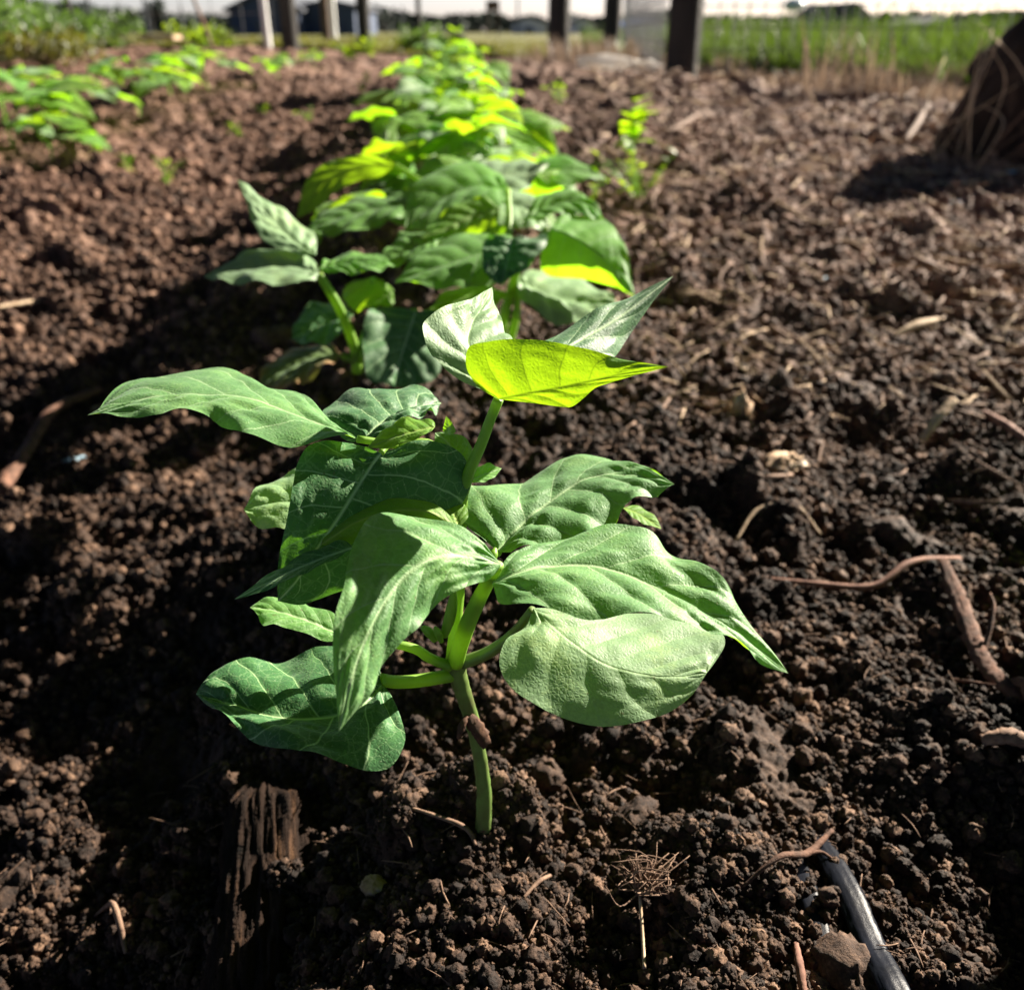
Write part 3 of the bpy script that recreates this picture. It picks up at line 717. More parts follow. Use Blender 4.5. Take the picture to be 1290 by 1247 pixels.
# ---------- second plant (hand placed leaves)
sp = empty('bean_plant', G(640, 452), 'second bean plant from the front, slightly soft, with a yellow backlit leaf at its right', 'bean plant', 'bean plants in the middle row')
LS = lambda m_, l_, r_, mt='leaf', *a, **k: leaf(sp, m_, l_, r_, {'leaf': 'leaf_mid'}.get(mt, mt), *a, **{**dict(nu=44, nh=14, quilt=.0022), **k})
p3 = empty('bean_plant', G(452, 462), 'bean plant behind and left of the nearest one, two leaves held up to its left', 'bean plant', 'bean plants in the middle row')
L3 = lambda m_, l_, r_, mt='leaf', *a, **k: leaf(p3, m_, l_, r_, {'leaf': 'leaf_mid'}.get(mt, mt), *a, **{**dict(nu=44, nh=14, quilt=.002), **k})
L3([(402, 345, .78), (370, 337, .79), (330, 338, .79), (257, 349, .78)], [(392, 325, .82), (345, 312, .84), (298, 326, .81)], [(385, 357, .76), (335, 360, .75), (290, 356, .76)], 'leaf_pale', seed=31)
L3([(398, 322, .80), (365, 300, .82), (335, 270, .84), (299, 227, .86)], [(365, 318, .80), (328, 298, .81), (312, 262, .84)], [(396, 300, .84), (365, 273, .86), (328, 250, .87)], 'leaf_pale', seed=32)
L3([(400, 340, .79), (430, 334, .80), (465, 332, .80), (497, 335, .80)], [(415, 326, .82), (455, 320, .83), (480, 325, .82)], [(425, 344, .78), (460, 346, .77), (482, 342, .78)], 'leaf', seed=33)
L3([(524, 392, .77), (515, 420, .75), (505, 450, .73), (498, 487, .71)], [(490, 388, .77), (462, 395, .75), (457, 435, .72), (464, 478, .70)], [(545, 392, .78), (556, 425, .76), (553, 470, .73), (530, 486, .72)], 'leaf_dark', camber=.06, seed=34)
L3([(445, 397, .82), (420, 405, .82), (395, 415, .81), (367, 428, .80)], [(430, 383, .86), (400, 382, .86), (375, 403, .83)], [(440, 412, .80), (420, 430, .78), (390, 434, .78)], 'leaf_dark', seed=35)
L3([(432, 448, .80), (405, 450, .79), (370, 462, .78), (325, 488, .76)], [(410, 434, .83), (370, 440, .82), (335, 462, .79)], [(415, 460, .77), (385, 482, .75), (350, 491, .745)], 'leaf_bronze', 'bronze-edged curled lower leaf', seed=36)
L3([(470, 350, .83), (485, 370, .82), (478, 385, .81)], [(450, 355, .85), (430, 372, .84), (450, 392, .81)], [(492, 360, .83), (495, 385, .82)], 'leaf_young', seed=37, nu=24, nh=8)
def T3(root, pts, rad, mat='stem'): return tube('petiole', px3(pts), [r / FPX * 0.85 for r in rad], M[mat], root, ns=8)
T3(p3, [(450, 470, .80), (447, 440, .80), (428, 390, .79), (402, 346, .78)], [7, 6.5, 6, 5])
T3(p3, [(450, 455, .80), (440, 452, .80), (430, 449, .80)], [5, 4.5, 4])
T3(p3, [(452, 455, .80), (475, 420, .80), (500, 400, .79), (524, 392, .77)], [5, 4.5, 4, 4])
T3(p3, [(450, 445, .80), (468, 400, .82), (472, 370, .83), (470, 350, .83)], [5, 4, 4, 4])
LS([(690, 288, .86), (725, 300, .85), (765, 330, .83), (800, 374, .80)], [(715, 274, .90), (760, 277, .90), (785, 305, .86), (793, 340, .83)], [(683, 312, .86), (686, 345, .855), (735, 352, .845), (775, 362, .82)], 'leaf', 'leaf on the right with its lower half glowing yellow', camber=.05, seed=41)
LS([(652, 322, .84), (610, 320, .83), (560, 335, .81), (497, 356, .79)], [(640, 300, .88), (590, 296, .88), (530, 318, .84)], [(640, 350, .80), (590, 365, .78), (530, 361, .78)], 'leaf', seed=42)
LS([(645, 300, .83), (640, 325, .81), (632, 360, .785)], [(612, 300, .83), (608, 335, .80), (615, 350, .79)], [(675, 300, .84), (690, 302, .83), (668, 335, .80)], 'leaf_dark', seed=43)
LS([(652, 352, .86), (690, 372, .84), (735, 382, .83), (778, 385, .82)], [(665, 343, .90), (720, 350, .90), (765, 370, .85)], [(655, 375, .82), (690, 405, .79), (735, 408, .79)], 'leaf_pale', seed=44)
LS([(630, 262, .92), (600, 270, .91), (570, 285, .89), (530, 300, .87)], [(610, 250, .93), (575, 258, .92), (545, 280, .90)], [(625, 282, .91), (590, 300, .90), (555, 306, .88)], 'leaf_young', seed=45)
LS([(640, 240, .98), (600, 235, .99), (560, 250, .98), (510, 290, .94)], [(625, 215, 1.05), (570, 208, 1.06), (520, 240, 1.0)], [(630, 262, .94), (580, 275, .92), (540, 290, .91)], 'leaf', seed=46)
LS([(498, 208, 1.10), (455, 208, 1.10), (410, 228, 1.08), (374, 275, 1.04)], [(480, 197, 1.105), (430, 199, 1.10), (388, 225, 1.075)], [(480, 222, 1.095), (440, 232, 1.085), (400, 262, 1.055)], 'leaf_young', camber=.04, seed=47)
LS([(590, 225, 1.10), (630, 222, 1.10), (660, 218, 1.11), (692, 207, 1.12)], [(600, 208, 1.16), (640, 203, 1.17), (670, 203, 1.15)], [(592, 245, 1.05), (620, 252, 1.04), (660, 240, 1.06)], 'leaf_pale', seed=48)
LS([(600, 262, 1.0), (635, 258, 1.0), (665, 265, .99), (690, 285, .96)], [(615, 245, 1.05), (655, 240, 1.05), (685, 262, 1.0)], [(605, 280, .96), (640, 285, .95), (670, 290, .94)], 'leaf_pale', seed=49)
LS([(525, 262, .98), (485, 262, .98), (440, 272, .97), (385, 290, .95)], [(505, 250, 1.02), (450, 252, 1.03), (405, 272, .99)], [(505, 275, .95), (455, 292, .93), (410, 297, .93)], 'leaf', seed=50)
LS([(640, 375, .82), (600, 372, .82), (565, 385, .81), (530, 405, .79)], [(620, 362, .86), (575, 365, .85), (545, 385, .82)], [(625, 385, .80), (585, 400, .79), (555, 410, .78)], 'leaf_young', seed=51)
LS([(655, 285, .90), (690, 262, .93), (730, 255, .93), (760, 275, .90)], [(680, 250, .96), (712, 240, .97), (745, 252, .94)], [(675, 278, .89), (715, 270, .90), (745, 275, .89)], 'leaf', seed=52)
LS([(560, 300, .88), (535, 310, .87), (510, 318, .86), (478, 330, .85)], [(540, 292, .91), (510, 295, .91), (488, 315, .87)], [(545, 318, .85), (520, 330, .84), (495, 335, .84)], 'leaf', seed=53)
T3(sp, [(640, 460, .86), (632, 420, .86), (640, 380, .86), (655, 335, .85), (690, 288, .86)], [8, 7, 6, 5, 4])
T3(sp, [(638, 440, .86), (622, 400, .87), (615, 360, .88), (640, 300, .90), (640, 240, .98)], [7, 6, 5, 4.5, 4])
T3(sp, [(638, 445, .86), (650, 400, .86), (652, 352, .86)], [6, 5, 4])
T3(sp, [(615, 360, .88), (600, 300, .95), (560, 250, 1.05), (498, 208, 1.10)], [5, 4.5, 4, 4])
T3(sp, [(630, 330, .90), (600, 290, .97), (590, 225, 1.10)], [5, 4.5, 4])
T3(sp, [(600, 300, .95), (560, 275, .97), (525, 262, .98)], [4.5, 4, 4])

# ---------- generated bean plants
def leaflet_curves(base, d, up, Lg, Wd, droop, fold, seed):
    rng = random.Random(seed)
    base = np.array(base, float); d = np.array(d, float); d /= np.linalg.norm(d)
    up = np.array(up, float); side = np.cross(d, up); side /= np.linalg.norm(side); up = np.cross(side, d)
    us = np.array([0, .06, .16, .3, .45, .6, .75, .88, 1.0]); ws = np.array([0, .55, .88, 1.0, .9, .68, .4, .16, 0])
    back = np.array([0, -.06, -.02, .0, .0, .02, .03, .02, 0])
    mid = [base + d * (Lg * (u - .12 * droop * u * u)) - up * (Lg * droop * .55 * u ** 2) for u in us]
    l = [mid[i] + side * Wd * ws[i] * (0.93 + .1 * rng.random()) + d * back[i] * Lg + up * fold * Wd * ws[i] for i in range(len(us))]
    r = [mid[i] - side * Wd * ws[i] * (0.93 + .1 * rng.random()) + d * back[i] * Lg + up * fold * Wd * ws[i] for i in range(len(us))]
    return np.array(mid), np.array(l), np.array(r)
def gen_plant(loc, label, seed, hgt=0.2, leaves=6, nu=26, nh=8, leafL=0.1, group='bean plants in the middle row', cat='bean plant'):
    rng = random.Random(seed)
    root = empty('bean_plant', loc, label, cat, group)
    top = np.array([rng.uniform(-.02, .02), rng.uniform(-.02, .02), hgt * .7])
    V, F = tube_vf([(0, 0, -.01), top * .5 + [0.004, 0, 0], top], [.0045, .004, .003], ns=8)
    o = mesh_obj('stem', V, [dedup(f) for f in F], M['stem']); o.parent = root
    a0 = rng.random() * 6.28
    for k in range(leaves):
        f = (k + .5) / leaves
        az = a0 + k * 2.4 + rng.uniform(-.3, .3)
        st = top * (.35 + .65 * f)
        pl = leafL * (1.25 - .55 * f) * rng.uniform(.8, 1.15); el = R(25 + 45 * f + rng.uniform(-10, 12))
        dv = np.array([math.cos(az) * math.cos(el), math.sin(az) * math.cos(el), math.sin(el)])
        en = st + dv * pl
        V, F = tube_vf([st, st + dv * pl * .5 + [0, 0, .004], en], [.0022, .0019, .0016], ns=6, n=7)
        o = mesh_obj('petiole', V, [dedup(q) for q in F], M['stem']); o.parent = root
        out = np.array([math.cos(az), math.sin(az), 0])
        for j, da in enumerate((0, 1.35, -1.35)):
            a = az + da + rng.uniform(-.2, .2)
            pit = R(rng.uniform(-18, 32))
            d = np.array([math.cos(a) * math.cos(pit), math.sin(a) * math.cos(pit), math.sin(pit)])
            up = np.array([rng.uniform(-.45, .45), rng.uniform(-.45, .45), 1.0])
            Lg = leafL * rng.uniform(.75, 1.15) * (1.05 - .35 * f)
            m, l, r = leaflet_curves(en + out * (.012 if j == 0 else 0), d, up, Lg, Lg * .40, rng.uniform(.3, 1.1), rng.uniform(-.1, .3), seed * 31 + k * 3 + j)
            Vv, Ff, uv, dm = patch_vf(m, l, r, nu=nu, nh=nh, camber=.12, seed=seed + k, quilt=.0015)
            mt = rng.choice(['leaf_mid', 'leaf_mid', 'leaf_young', 'leaf_young', 'leaf_pale'] if f < .6 else ['leaf_mid', 'leaf_young', 'leaf_young', 'leaf_pale'])
            o = mesh_obj('leaf', Vv, Ff[:, ::-1], M[mt], uv=uv, attrs={'dm': dm}); o.parent = root
    return root
def kids(o): return [c for c in bpy.data.objects if c.parent == o]
def copy_tree(root, loc, rot, sc, label=None, group=None):
    ch = kids(root)
    r = root.copy(); C.objects.link(r)
    r.location = tuple(map(float, loc)); r.rotation_euler = (0, 0, rot); r.scale = (sc,) * 3
    if label: r['label'] = label
    if group: r['group'] = group
    for c in ch:
        k = c.copy(); C.objects.link(k); k.parent = r
    return r
def rowx(y): return -0.016 - 0.07 * (y - 0.32)
gp = []
mid_y = [1.34, 1.5, 1.68, 1.86, 2.05, 2.3, 2.6, 2.95, 3.35, 3.8, 4.3, 4.9, 5.6]
nth = ['third', 'fourth', 'fifth', 'sixth', 'seventh', 'eighth', 'ninth', 'tenth', 'eleventh', 'twelfth', 'thirteenth', 'fourteenth', 'fifteenth']
rr = random.Random(9)
for i, y in enumerate(mid_y):
    x = rowx(y) + rr.uniform(-.03, .03) + 0.02
    lab = '%s bean plant from the front in the middle row, blurred, bright yellow-green leaves' % nth[i]
    loc = (x, y, gh(x, y) - .004)
    if i < 4:
        gp.append(gen_plant(loc, lab, 60 + i, hgt=.22 - .006 * i, leaves=6, nu=30 if i < 2 else 22, nh=9 if i < 2 else 7, leafL=.14))
    else:
        copy_tree(gp[i % 4], loc, rr.random() * 6.28, .98 - .03 * (i - 4), lab, 'bean plants in the middle row')
# added plants out of frame at right, only to shade the lower right soil
copy_tree(gp[2], (.86, .78, gh(.86, .78)), 1.0, 1.1, 'added bean plant out of frame at right for shade, nearest the camera side', 'added bean plants casting shade')
copy_tree(gp[0], (1.0, .98, gh(1.0, .98)), 2.0, 1.1, 'added bean plant out of frame at right for shade, behind the nearest one there', 'added bean plants casting shade')
copy_tree(gp[1], (.58, .40, gh(.58, .40)), 3.0, 1.05, 'added bean plant out of frame at right for shade, closest to the black hose', 'added bean plants casting shade')
# left row
LR = [(15, 178, 1.0, 'leftmost low bean plant of the left row, half cut by the frame'), (95, 160, .8, 'blurred bean plant in the left row, in front of the dirt bank'), (65, 200, .55, 'small bean plant at the near side of the left row'),
      (175, 140, .85, 'bean plant with two upright bright leaves in the left row'), (215, 118, .75, 'bean plant with pale rounded leaves, third furthest of the left row'), (262, 106, .75, 'drooping silvery bean plant of the left row'), (350, 96, .5, 'small far bean plant of the left row left of the dark post'), (395, 84, .4, 'tiny far bean plant right of the dark post line')]
for i, (px, py, s, lab) in enumerate(LR):
    g = G(px, py)
    c_ = copy_tree(gp[(i + 1) % 4], g, rr.random() * 6.28, s * 1.15, lab, 'bean plants in the left row'); c_.scale[2] = s * .85

# ------------------------------------------------------------------ small weeds: rosettes of simple leaves
def weed(name, loc, label, cat, seed, n=14, h=.12, lw=.012, ll=.04, mat='weed', group=None, spread=.6):
    rng = random.Random(seed)
    root = empty(name, loc, label, cat, group)
    SV, LVs = [], []
    for k in range(max(3, n // 5)):
        az = rng.random() * 6.28; sp_ = rng.random() * spread
        tipp = np.array([math.cos(az) * h * sp_, math.sin(az) * h * sp_, h * rng.uniform(.6, 1)])
        m_ = tipp * .5 + np.array([0, 0, h * .1])
        SV.append(tube_vf([(0, 0, -.01), m_, tipp], [.0018, .0014, .0008], ns=5, n=7))
        for j in range(5):
            f = .25 + .75 * j / 4
            b = m_ * 2 * f * (1 - f) + tipp * f * f
            a = rng.random() * 6.28; pit = R(rng.uniform(-10, 50))
            d = np.array([math.cos(a) * math.cos(pit), math.sin(a) * math.cos(pit), math.sin(pit)])
            mm, l, r = leaflet_curves(b, d, (rng.uniform(-.3, .3), rng.uniform(-.3, .3), 1), ll * rng.uniform(.6, 1.2), lw * rng.uniform(.7, 1.2), rng.uniform(.1, .8), .15, seed + k)
            V, F, uv, dm = patch_vf(mm, l, r, nu=9, nh=2, camber=0, seed=seed, quilt=0, wav=0)
            LVs.append((V, F.tolist()))
    V, F = join_vf(SV); o = mesh_obj('stalk', V, F, M['stem']); o.parent = root
    V, F = join_vf(LVs); o = mesh_obj('foliage', V, F, M[mat]); o.parent = root
    return root
weed('weed_sprout', G(795, 205), 'bright yellow-green weed seedling standing right of the bean row', 'weed', 3, n=14, h=.17, lw=.024, ll=.065, mat='weed_bright', spread=.45)
weed('weed_tuft', G(805, 245), 'low yellowish-green weed tuft below the bright seedling', 'weed', 5, n=55, h=.10, lw=.007, ll=.03, spread=1.1)
weed('weed_tuft', G(745, 240), 'small dull weed tuft just left of the low weed tuft', 'weed', 6, n=14, h=.07, lw=.005, ll=.025, spread=1.0)
weed('weed_tuft', G(708, 130), 'yellowing weed tuft behind the right side of the bean row', 'weed', 7, n=16, h=.1, lw=.007, ll=.035, spread=1.0, mat='weed_bright')
weed('weed_sprout', G(455, 122), 'small yellow-green sprout in the soil left of the bean row', 'weed', 8, n=6, h=.1, lw=.014, ll=.04, mat='weed_bright')
for i, (px, py, lab) in enumerate([(160, 218, 'small weed sprout in bare soil below the left bean row'), (120, 190, 'green weed tuft at the foot of the left bean row'), (330, 135, 'sparse weed right of the left bean row'), (210, 235, 'tiny pale weed seedling alone in reddish soil'), (390, 150, 'weed tuft left of the middle row in shadow'), (300, 165, 'flat weed between the two bean rows')]):
    weed('weed_tuft', G(px, py), lab, 'weed', 20 + i, n=12, h=.05, lw=.006, ll=.028, spread=1.1)
for i, (px, py, lab) in enumerate([(465, 72, 'green leafy weed patch before the far black post'), (510, 68, 'leafy weed at the far end left of the bean row'), (440, 74, 'pale leafy weed between far posts'), (255, 66, 'dark leafy weed standing on the field edge at left')]):
    weed('leafy_weed', G(px, py), lab, 'weed', 40 + i, n=40, h=.14, lw=.022, ll=.07, spread=1.0, mat='weed')

# ------------------------------------------------------------------ foreground debris
# charred wood chunk
def wood_chunk():
    a = G(335, 955); b = G(318, 1205)
    root_loc = (a + b) / 2
    ny, nt_ = 170, 150
    L_ = np.linalg.norm((b - a)[:2]); ax = (b - a) / np.linalg.norm(b - a)
    V = []
    rng = np.random.RandomState(2)
    for i in range(ny):
        f = i / (ny - 1)
        taper = min(1, (f + .02) * 9) ** .5 * min(1, (1.02 - f) * 7) ** .5
        for j in range(nt_):
            t = 2 * math.pi * j / nt_
            w = .028 * (1 - .2 * f); hh = .016; fe = (f - .5) * L_ * (1 + .22 * float(vnoise(np.array([t * 3.]), np.array([.5]), 19)[0]) + .1 * float(vnoise(np.array([t * 11.]), np.array([.5]), 20)[0]))
            c, s = math.cos(t), math.sin(t)
            k = 1 / (abs(c) ** 3 + abs(s) ** 3) ** (1 / 3)
            ridge = 1 + .22 * float(vnoise(np.array([t * 2.2]), np.array([f * 4.]), 9)[0]) + .09 * float(vnoise(np.array([t * 6.]), np.array([f * 3.]), 3)[0]) + .24 * float(vnoise(np.array([t * 13.]), np.array([f * 6.]), 4)[0]) + .12 * float(vnoise(np.array([t * 34.]), np.array([f * 14.]), 5)[0]) + .012 * rng.randn()
            V.append((w * k * c * taper * ridge, fe, hh * k * s * taper * ridge + .004))
    V = np.array(V); F = []
    for i in range(ny - 1):
        for j in range(nt_):
            q = (j + 1) % nt_
            F.append((i * nt_ + j, i * nt_ + q, (i + 1) * nt_ + q, (i + 1) * nt_ + j))
    F.append(tuple(range(nt_))[::-1]); F.append(tuple((ny - 1) * nt_ + j for j in range(nt_)))
    o = mesh_obj('wood_chunk', V, F, M['wood_char'])
    o.location = (root_loc[0], root_loc[1], min(a[2], b[2]) - .004)
    o.rotation_euler = (R(4), R(-6), math.atan2(b[1] - a[1], b[0] - a[0]) + math.pi / 2)
    tag(o, 'dark rotten wood chunk with lengthwise grain lying below the nearest plant', 'wood chunk')
wood_chunk()

def gpts(L, off=0.003):
    return np.array([G(p[0], p[1]) + [0, 0, (p[2] if len(p) > 2 else off)] for p in L])
def stick(name, L, rad, mat, label, cat, rough=.12, seed=1, ns=10, n=30, forks=()):
    pts = gpts(L)
    pts[1:-1, 2] = np.maximum(pts[1:-1, 2], np.linspace(pts[0, 2], pts[-1, 2], len(pts))[1:-1])
    vf = [tube_vf(pts, rad, ns=ns, n=n, rough=rough, seed=seed)]
    for fL, fr in forks: vf.append(tube_vf(gpts(fL), fr, ns=6, n=14, rough=rough, seed=seed + 1))
    V, F = join_vf(vf)
    b = pts[0]
    o = mesh_obj(name, V - b, F, M[mat]); o.location = b
    return tag(o, label, cat)
stick('twig', [(938, 1106, .004), (980, 1085, .010), (1020, 1062, .013), (1052, 1030, .012)], [.0006, .0013, .0017, .001], 'twig_dark', 'short brown twig crossing the end of the black hose', 'twig', forks=[([(1020, 1062, .013), (1040, 1058, .010), (1062, 1066, .006)], [.0014, .001, .0007])])
stick('twig', [(950, 704, .006), (1020, 711, .010), (1105, 716, .009), (1150, 700, .009), (1215, 680, .006)], [.0016, .0022, .0026, .0028, .0022], 'twig_red', 'long thin reddish twig lying right of the nearest plant', 'twig', rough=.06)
stick('root_branch', [(1190, 705, .010), (1210, 760, .016), (1235, 830, .018), (1262, 880, .012), (1300, 900, .006)], [.0035, .0055, .0055, .0045, .003], 'twig_dark', 'thick reddish root branch at the right edge of the frame', 'root', rough=.22, ns=14, n=60, forks=[([(1200, 850, .01), (1222, 868, .014), (1265, 882, .012)], [.0012, .0011, .0009]), ([(1262, 875, .014), (1285, 890, .016), (1300, 930, .01)], [.004, .005, .004]), ([(1236, 835, .02), (1243, 800, .03), (1238, 780, .034)], [.002, .0012, .0006])])
stick('root_branch', [(1230, 955, .012), (1262, 962, .014), (1305, 958, .010)], [.003, .0042, .004], 'twig', 'stubby pale root end poking in at the lower right edge', 'root', rough=.2)
stick('branch', [(8, 640, .018), (38, 585, .026), (70, 530, .028), (125, 488, .020)], [.008, .007, .007, .005], 'twig_dark', 'dark gnarled branch in shade at the left edge', 'branch', rough=.18, ns=12, n=40)
stick('straw_stalk', [(0, 402, .008), (40, 388, .008), (50, 383, .006)], [.003, .003, .002], 'straw', 'pale split stalk at the left edge of the frame', 'straw')
stick('twig', [(45, 372, .006), (85, 366, .012), (125, 364, .01)], [.005, .006, .004], 'twig', 'short orange-brown stick near the left edge above the dark branch', 'twig')
stick('twig', [(500, 995, .004), (545, 1000, .006), (585, 1005, .008), (598, 1018, .004)], [.0007, .0009, .0012, .0008], 'twig', 'hair-thin curved twig beside the base of the nearest stem', 'twig')
stick('straw_stalk', [(1130, 412, .008), (1160, 404, .012), (1190, 393, .008)], [.003, .006, .002], 'straw', 'broad cream husk of straw catching the sun at the right', 'straw')
stick('straw_stalk', [(1165, 538, .006), (1180, 530, .02), (1197, 520, .03)], [.004, .0045, .0045], 'straw', 'cut hollow straw stub standing up from the soil at the right', 'straw')
stick('twig', [(1240, 520, .008), (1265, 540, .012), (1300, 560, .008)], [.004, .0045, .004], 'twig_red', 'tan twig leaning out of frame at the right', 'twig')
stick('straw_stalk', [(990, 224, .012), (1030, 228, .014), (1078, 232, .01)], [.004, .005, .004], 'straw', 'pale thin stalk lying in the far right soil', 'straw')
stick('straw_stalk', [(842, 168, .02), (862, 160, .03), (882, 148, .03)], [.006, .008, .005], 'twig', 'thick pale stalk lying between the seedling and the far posts', 'straw')
stick('straw_stalk', [(1140, 178, .02), (1155, 165, .04), (1165, 150, .05)], [.008, .009, .006], 'twig', 'leaning cut stalk left of the root stump', 'straw')
stick('twig', [(1008, 1165, .004), (1012, 1205, .008), (1020, 1245, .006)], [.0012, .0018, .0015], 'twig_red', 'dark twig beside the left side of the black hose', 'twig')
stick('twig', [(660, 1085, .004), (680, 1060, .007), (695, 1040, .005)], [.0007, .001, .0008], 'twig', 'dark thin twig right of the nearest stem base', 'twig')

stick('twig', [(930, 655, .004), (955, 636, .006), (1000, 632, .006), (1040, 640, .004)], [.001, .0016, .0018, .001], 'straw', 'pale curved straw arching over the soil above the reddish twig', 'twig')
# curled dry pod in the lower left shade
stick('curled_pod', [(112, 1132, .006), (130, 1130, .009), (143, 1141, .011), (149, 1158, .010), (151, 1176, .008)], [.0006, .0012, .0017, .0017, .001], 'twig', 'small curled tan pod lying in the dark lower left soil', 'seed pod', rough=.08)
# root tuft
def root_tuft():
    b = G(812, 1130)
    root = empty('root_tuft', b, 'dry reddish root tuft with a straight pale stalk below it', 'root tuft')
    pts = np.array([G(816, 1182) + [0, 0, .008], G(813, 1150) + [0, 0, .013], G(808, 1105) + [0, 0, .014]])
    tube('stalk', pts, [.0009, .0008, .0007], M['straw'], root, ns=8)
    rng = random.Random(5); vf = []
    c = G(812, 1100) + [0, 0, .014]
    for k in range(60):
        a = rng.random() * 6.28; l = rng.uniform(.008, .023)
        d = np.array([math.cos(a) * .8, math.sin(a) * .8 + .5, rng.uniform(.1, 1.0)]); d /= np.linalg.norm(d)
        m_ = c + d * l * .5 + np.array([rng.uniform(-.009, .009), rng.uniform(-.009, .009), rng.uniform(-.004, .007)])
        e = c + d * l + np.array([rng.uniform(-.006, .006), rng.uniform(-.006, .006), rng.uniform(-.008, .004)])
        vf.append(tube_vf([c + np.array([rng.uniform(-.004, .004), rng.uniform(-.004, .004), 0]), m_, e], [.00045, .00035, .00018], ns=5, n=9))
    V, F = join_vf(vf); part('rootlets', V, F, M['twig'], root)
root_tuft()
# black hose / plastic edging
def hose():
    b = G(1050, 1050)
    root = empty('irrigation_hose', b, 'glossy black flattened plastic hose coming out of the soil at lower right', 'hose')
    pts = gpts([(1030, 1010, -.004), (1048, 1050, .004), (1072, 1105, .009), (1102, 1175, .010), (1130, 1245, .011), (1165, 1330, .011)])
    V, F = tube_vf(pts, [.004, .0058, .0065, .0065, .0065, .0065], ns=28, n=60, ell=0.3, rough=.06)
    part('hose_wall', V, [dedup(f) for f in F], M['hose'], root)
    p2 = gpts([(1005, 1030, -.003), (1020, 1090, .003), (1038, 1150, .004), (1060, 1230, .003)])
    V, F = tube_vf(p2, [.004, .005, .005, .005], ns=18, n=40, ell=.25, rough=.1)
    part('hose_seam', V, [dedup(f) for f in F], M['hose'], root)
hose()
# larger clods and stones
def clod(px, py, r, label, mat='crumb', cat='soil clod', scale=(1, 1, .7), seed=1, name='soil_clod', lift=.3, amp=.35, n=40):
    g = G(px, py)
    V, F = blob_vf(r, n, amp, seed=seed, scale=scale)
    V = V + (vnoise(V[:, 0] / (r * .25) + V[:, 2] / (r * .2), V[:, 1] / (r * .25), seed) * r * .22)[:, None] * V / r
    o = mesh_obj(name, V, F, M[mat]); o.location = (g[0], g[1], g[2] + r * lift)
    o.rotation_euler = (0, 0, seed * 1.3)
    return tag(o, label, cat)
M['clod'] = soil_mat('soil_clod', 0.38)
clod(868, 1200, .001, 'x') if False else None
clod(1085, 1215, .016, 'rough earth clod sitting on the near end of the black hose', 'clod', seed=3)
clod(940, 520, .021, 'tall crumbled pale husk standing in the soil right of the nearest plant', 'husk', 'corn husk', (.75, .6, 1.4), seed=4, name='corn_husk', amp=.7)
clod(985, 585, .020, 'flat crumpled tan husk at the foot of the standing husk', 'husk', 'corn husk', (1.4, .8, .5), seed=5, name='corn_husk', amp=.7)
clod(92, 1072, .0055, 'round brown pebble in the dark lower left soil', 'twig', 'pebble', seed=6, name='pebble', amp=.12)
clod(305, 752, .009, 'pale clod beside the tip of the thin leaf', 'clod', seed=7)
clod(1140, 655, .02, 'dark rounded clod above the reddish twig', 'clod', seed=8)
clod(800, 985, .012, 'smooth oval clod below the rounded pale leaf', 'clod', seed=9, scale=(.8, 1.2, .7))
clod(465, 1055, .0065, 'pale tan pebble between the wood chunk and the stem', 'husk', 'pebble', seed=10, name='pebble', amp=.15)
clod(690, 925, .012, 'crumbly clod right of the stem scar', 'clod', seed=11)
clod(335, 415, .03, 'rounded brown clod below the left leaves of the second plants', 'clod', seed=12)
clod(120, 500, .011, 'small tan stone beside the dark branch', 'husk', 'pebble', seed=13, name='pebble', amp=.15)
clod(1045, 225, .02, 'x') if False else None
clod(1200, 790, .001, 'x') if False else None
# bits of pale plastic
for (px, py, s, lab) in ((95, 565, .007, 'scrap of pale blue plastic in shade by the left branch'), (1195, 250, .014, 'scrap of bluish white plastic in the far right soil'), (1278, 215, .016, 'scrap of blue plastic at the foot of the root stump'), (1025, 345, .010, 'thin clear plastic shred among straw at the right')):
    V, F = blob_vf(s, 16, .8, seed=px, scale=(1.3, .8, .25))
    o = mesh_obj('plastic_scrap', V, F, M['plastic_blue']); g = G(px, py); o.location = (g[0], g[1], g[2] + .004)
    tag(o, lab, 'plastic scrap')
V, F = blob_vf(.012, 14, .5, seed=3, scale=(1.2, 1, .4)); o = mesh_obj('dead_leaf', V, F, M['orange']); o.location = G(1232, 478, .004); tag(o, 'small yellow-orange dead leaf on soil at the right', 'dead leaf')

# straw litter, small: one scattered mass (hundreds of bits)
def litter(name, n, area, lmin, lmax, rad, mat, label, seed, lift=.004):
    rng = random.Random(seed); vf = []
    for _ in range(n):
        y = math.exp(rng.uniform(math.log(area[2]), math.log(area[3])))
        t = rng.uniform(area[0], area[1]); x = (y + .28) * t
        z = gh(x, y) + lift * rng.uniform(.4, 2) * (0.5 + y * .6)
        l = rng.uniform(lmin, lmax) * (0.5 + .55 * y); a = rng.random() * 6.28; el = rng.uniform(-.15, .4)
        d = np.array([math.cos(a) * math.cos(el), math.sin(a) * math.cos(el), math.sin(el)])
        p0 = np.array([x, y, z]); s = np.array([-d[1], d[0], .1]) * l * rng.uniform(-.09, .09)
        r = rad * rng.uniform(.5, 1.4) * (0.5 + .5 * y)
        vf.append(tube_vf([p0, p0 + d * l * .5 + s, p0 + d * l], [r * .7, r, r * .5], ns=5, n=5))
    V, F = join_vf(vf)
    tag(mesh_obj(name, V, F, M[mat]), label, name.replace('_', ' '), kind='stuff')
litter('straw_litter', 1500, (.08, .78, .9, 5.6), .015, .06, .0014, 'straw', 'countless pale straw bits scattered over the soil on the right', 1)
litter('root_litter', 1300, (-.75, .75, .22, 1.6), .008, .03, .0006, 'twig', 'fine dry rootlets and twigs strewn through the soil', 2)
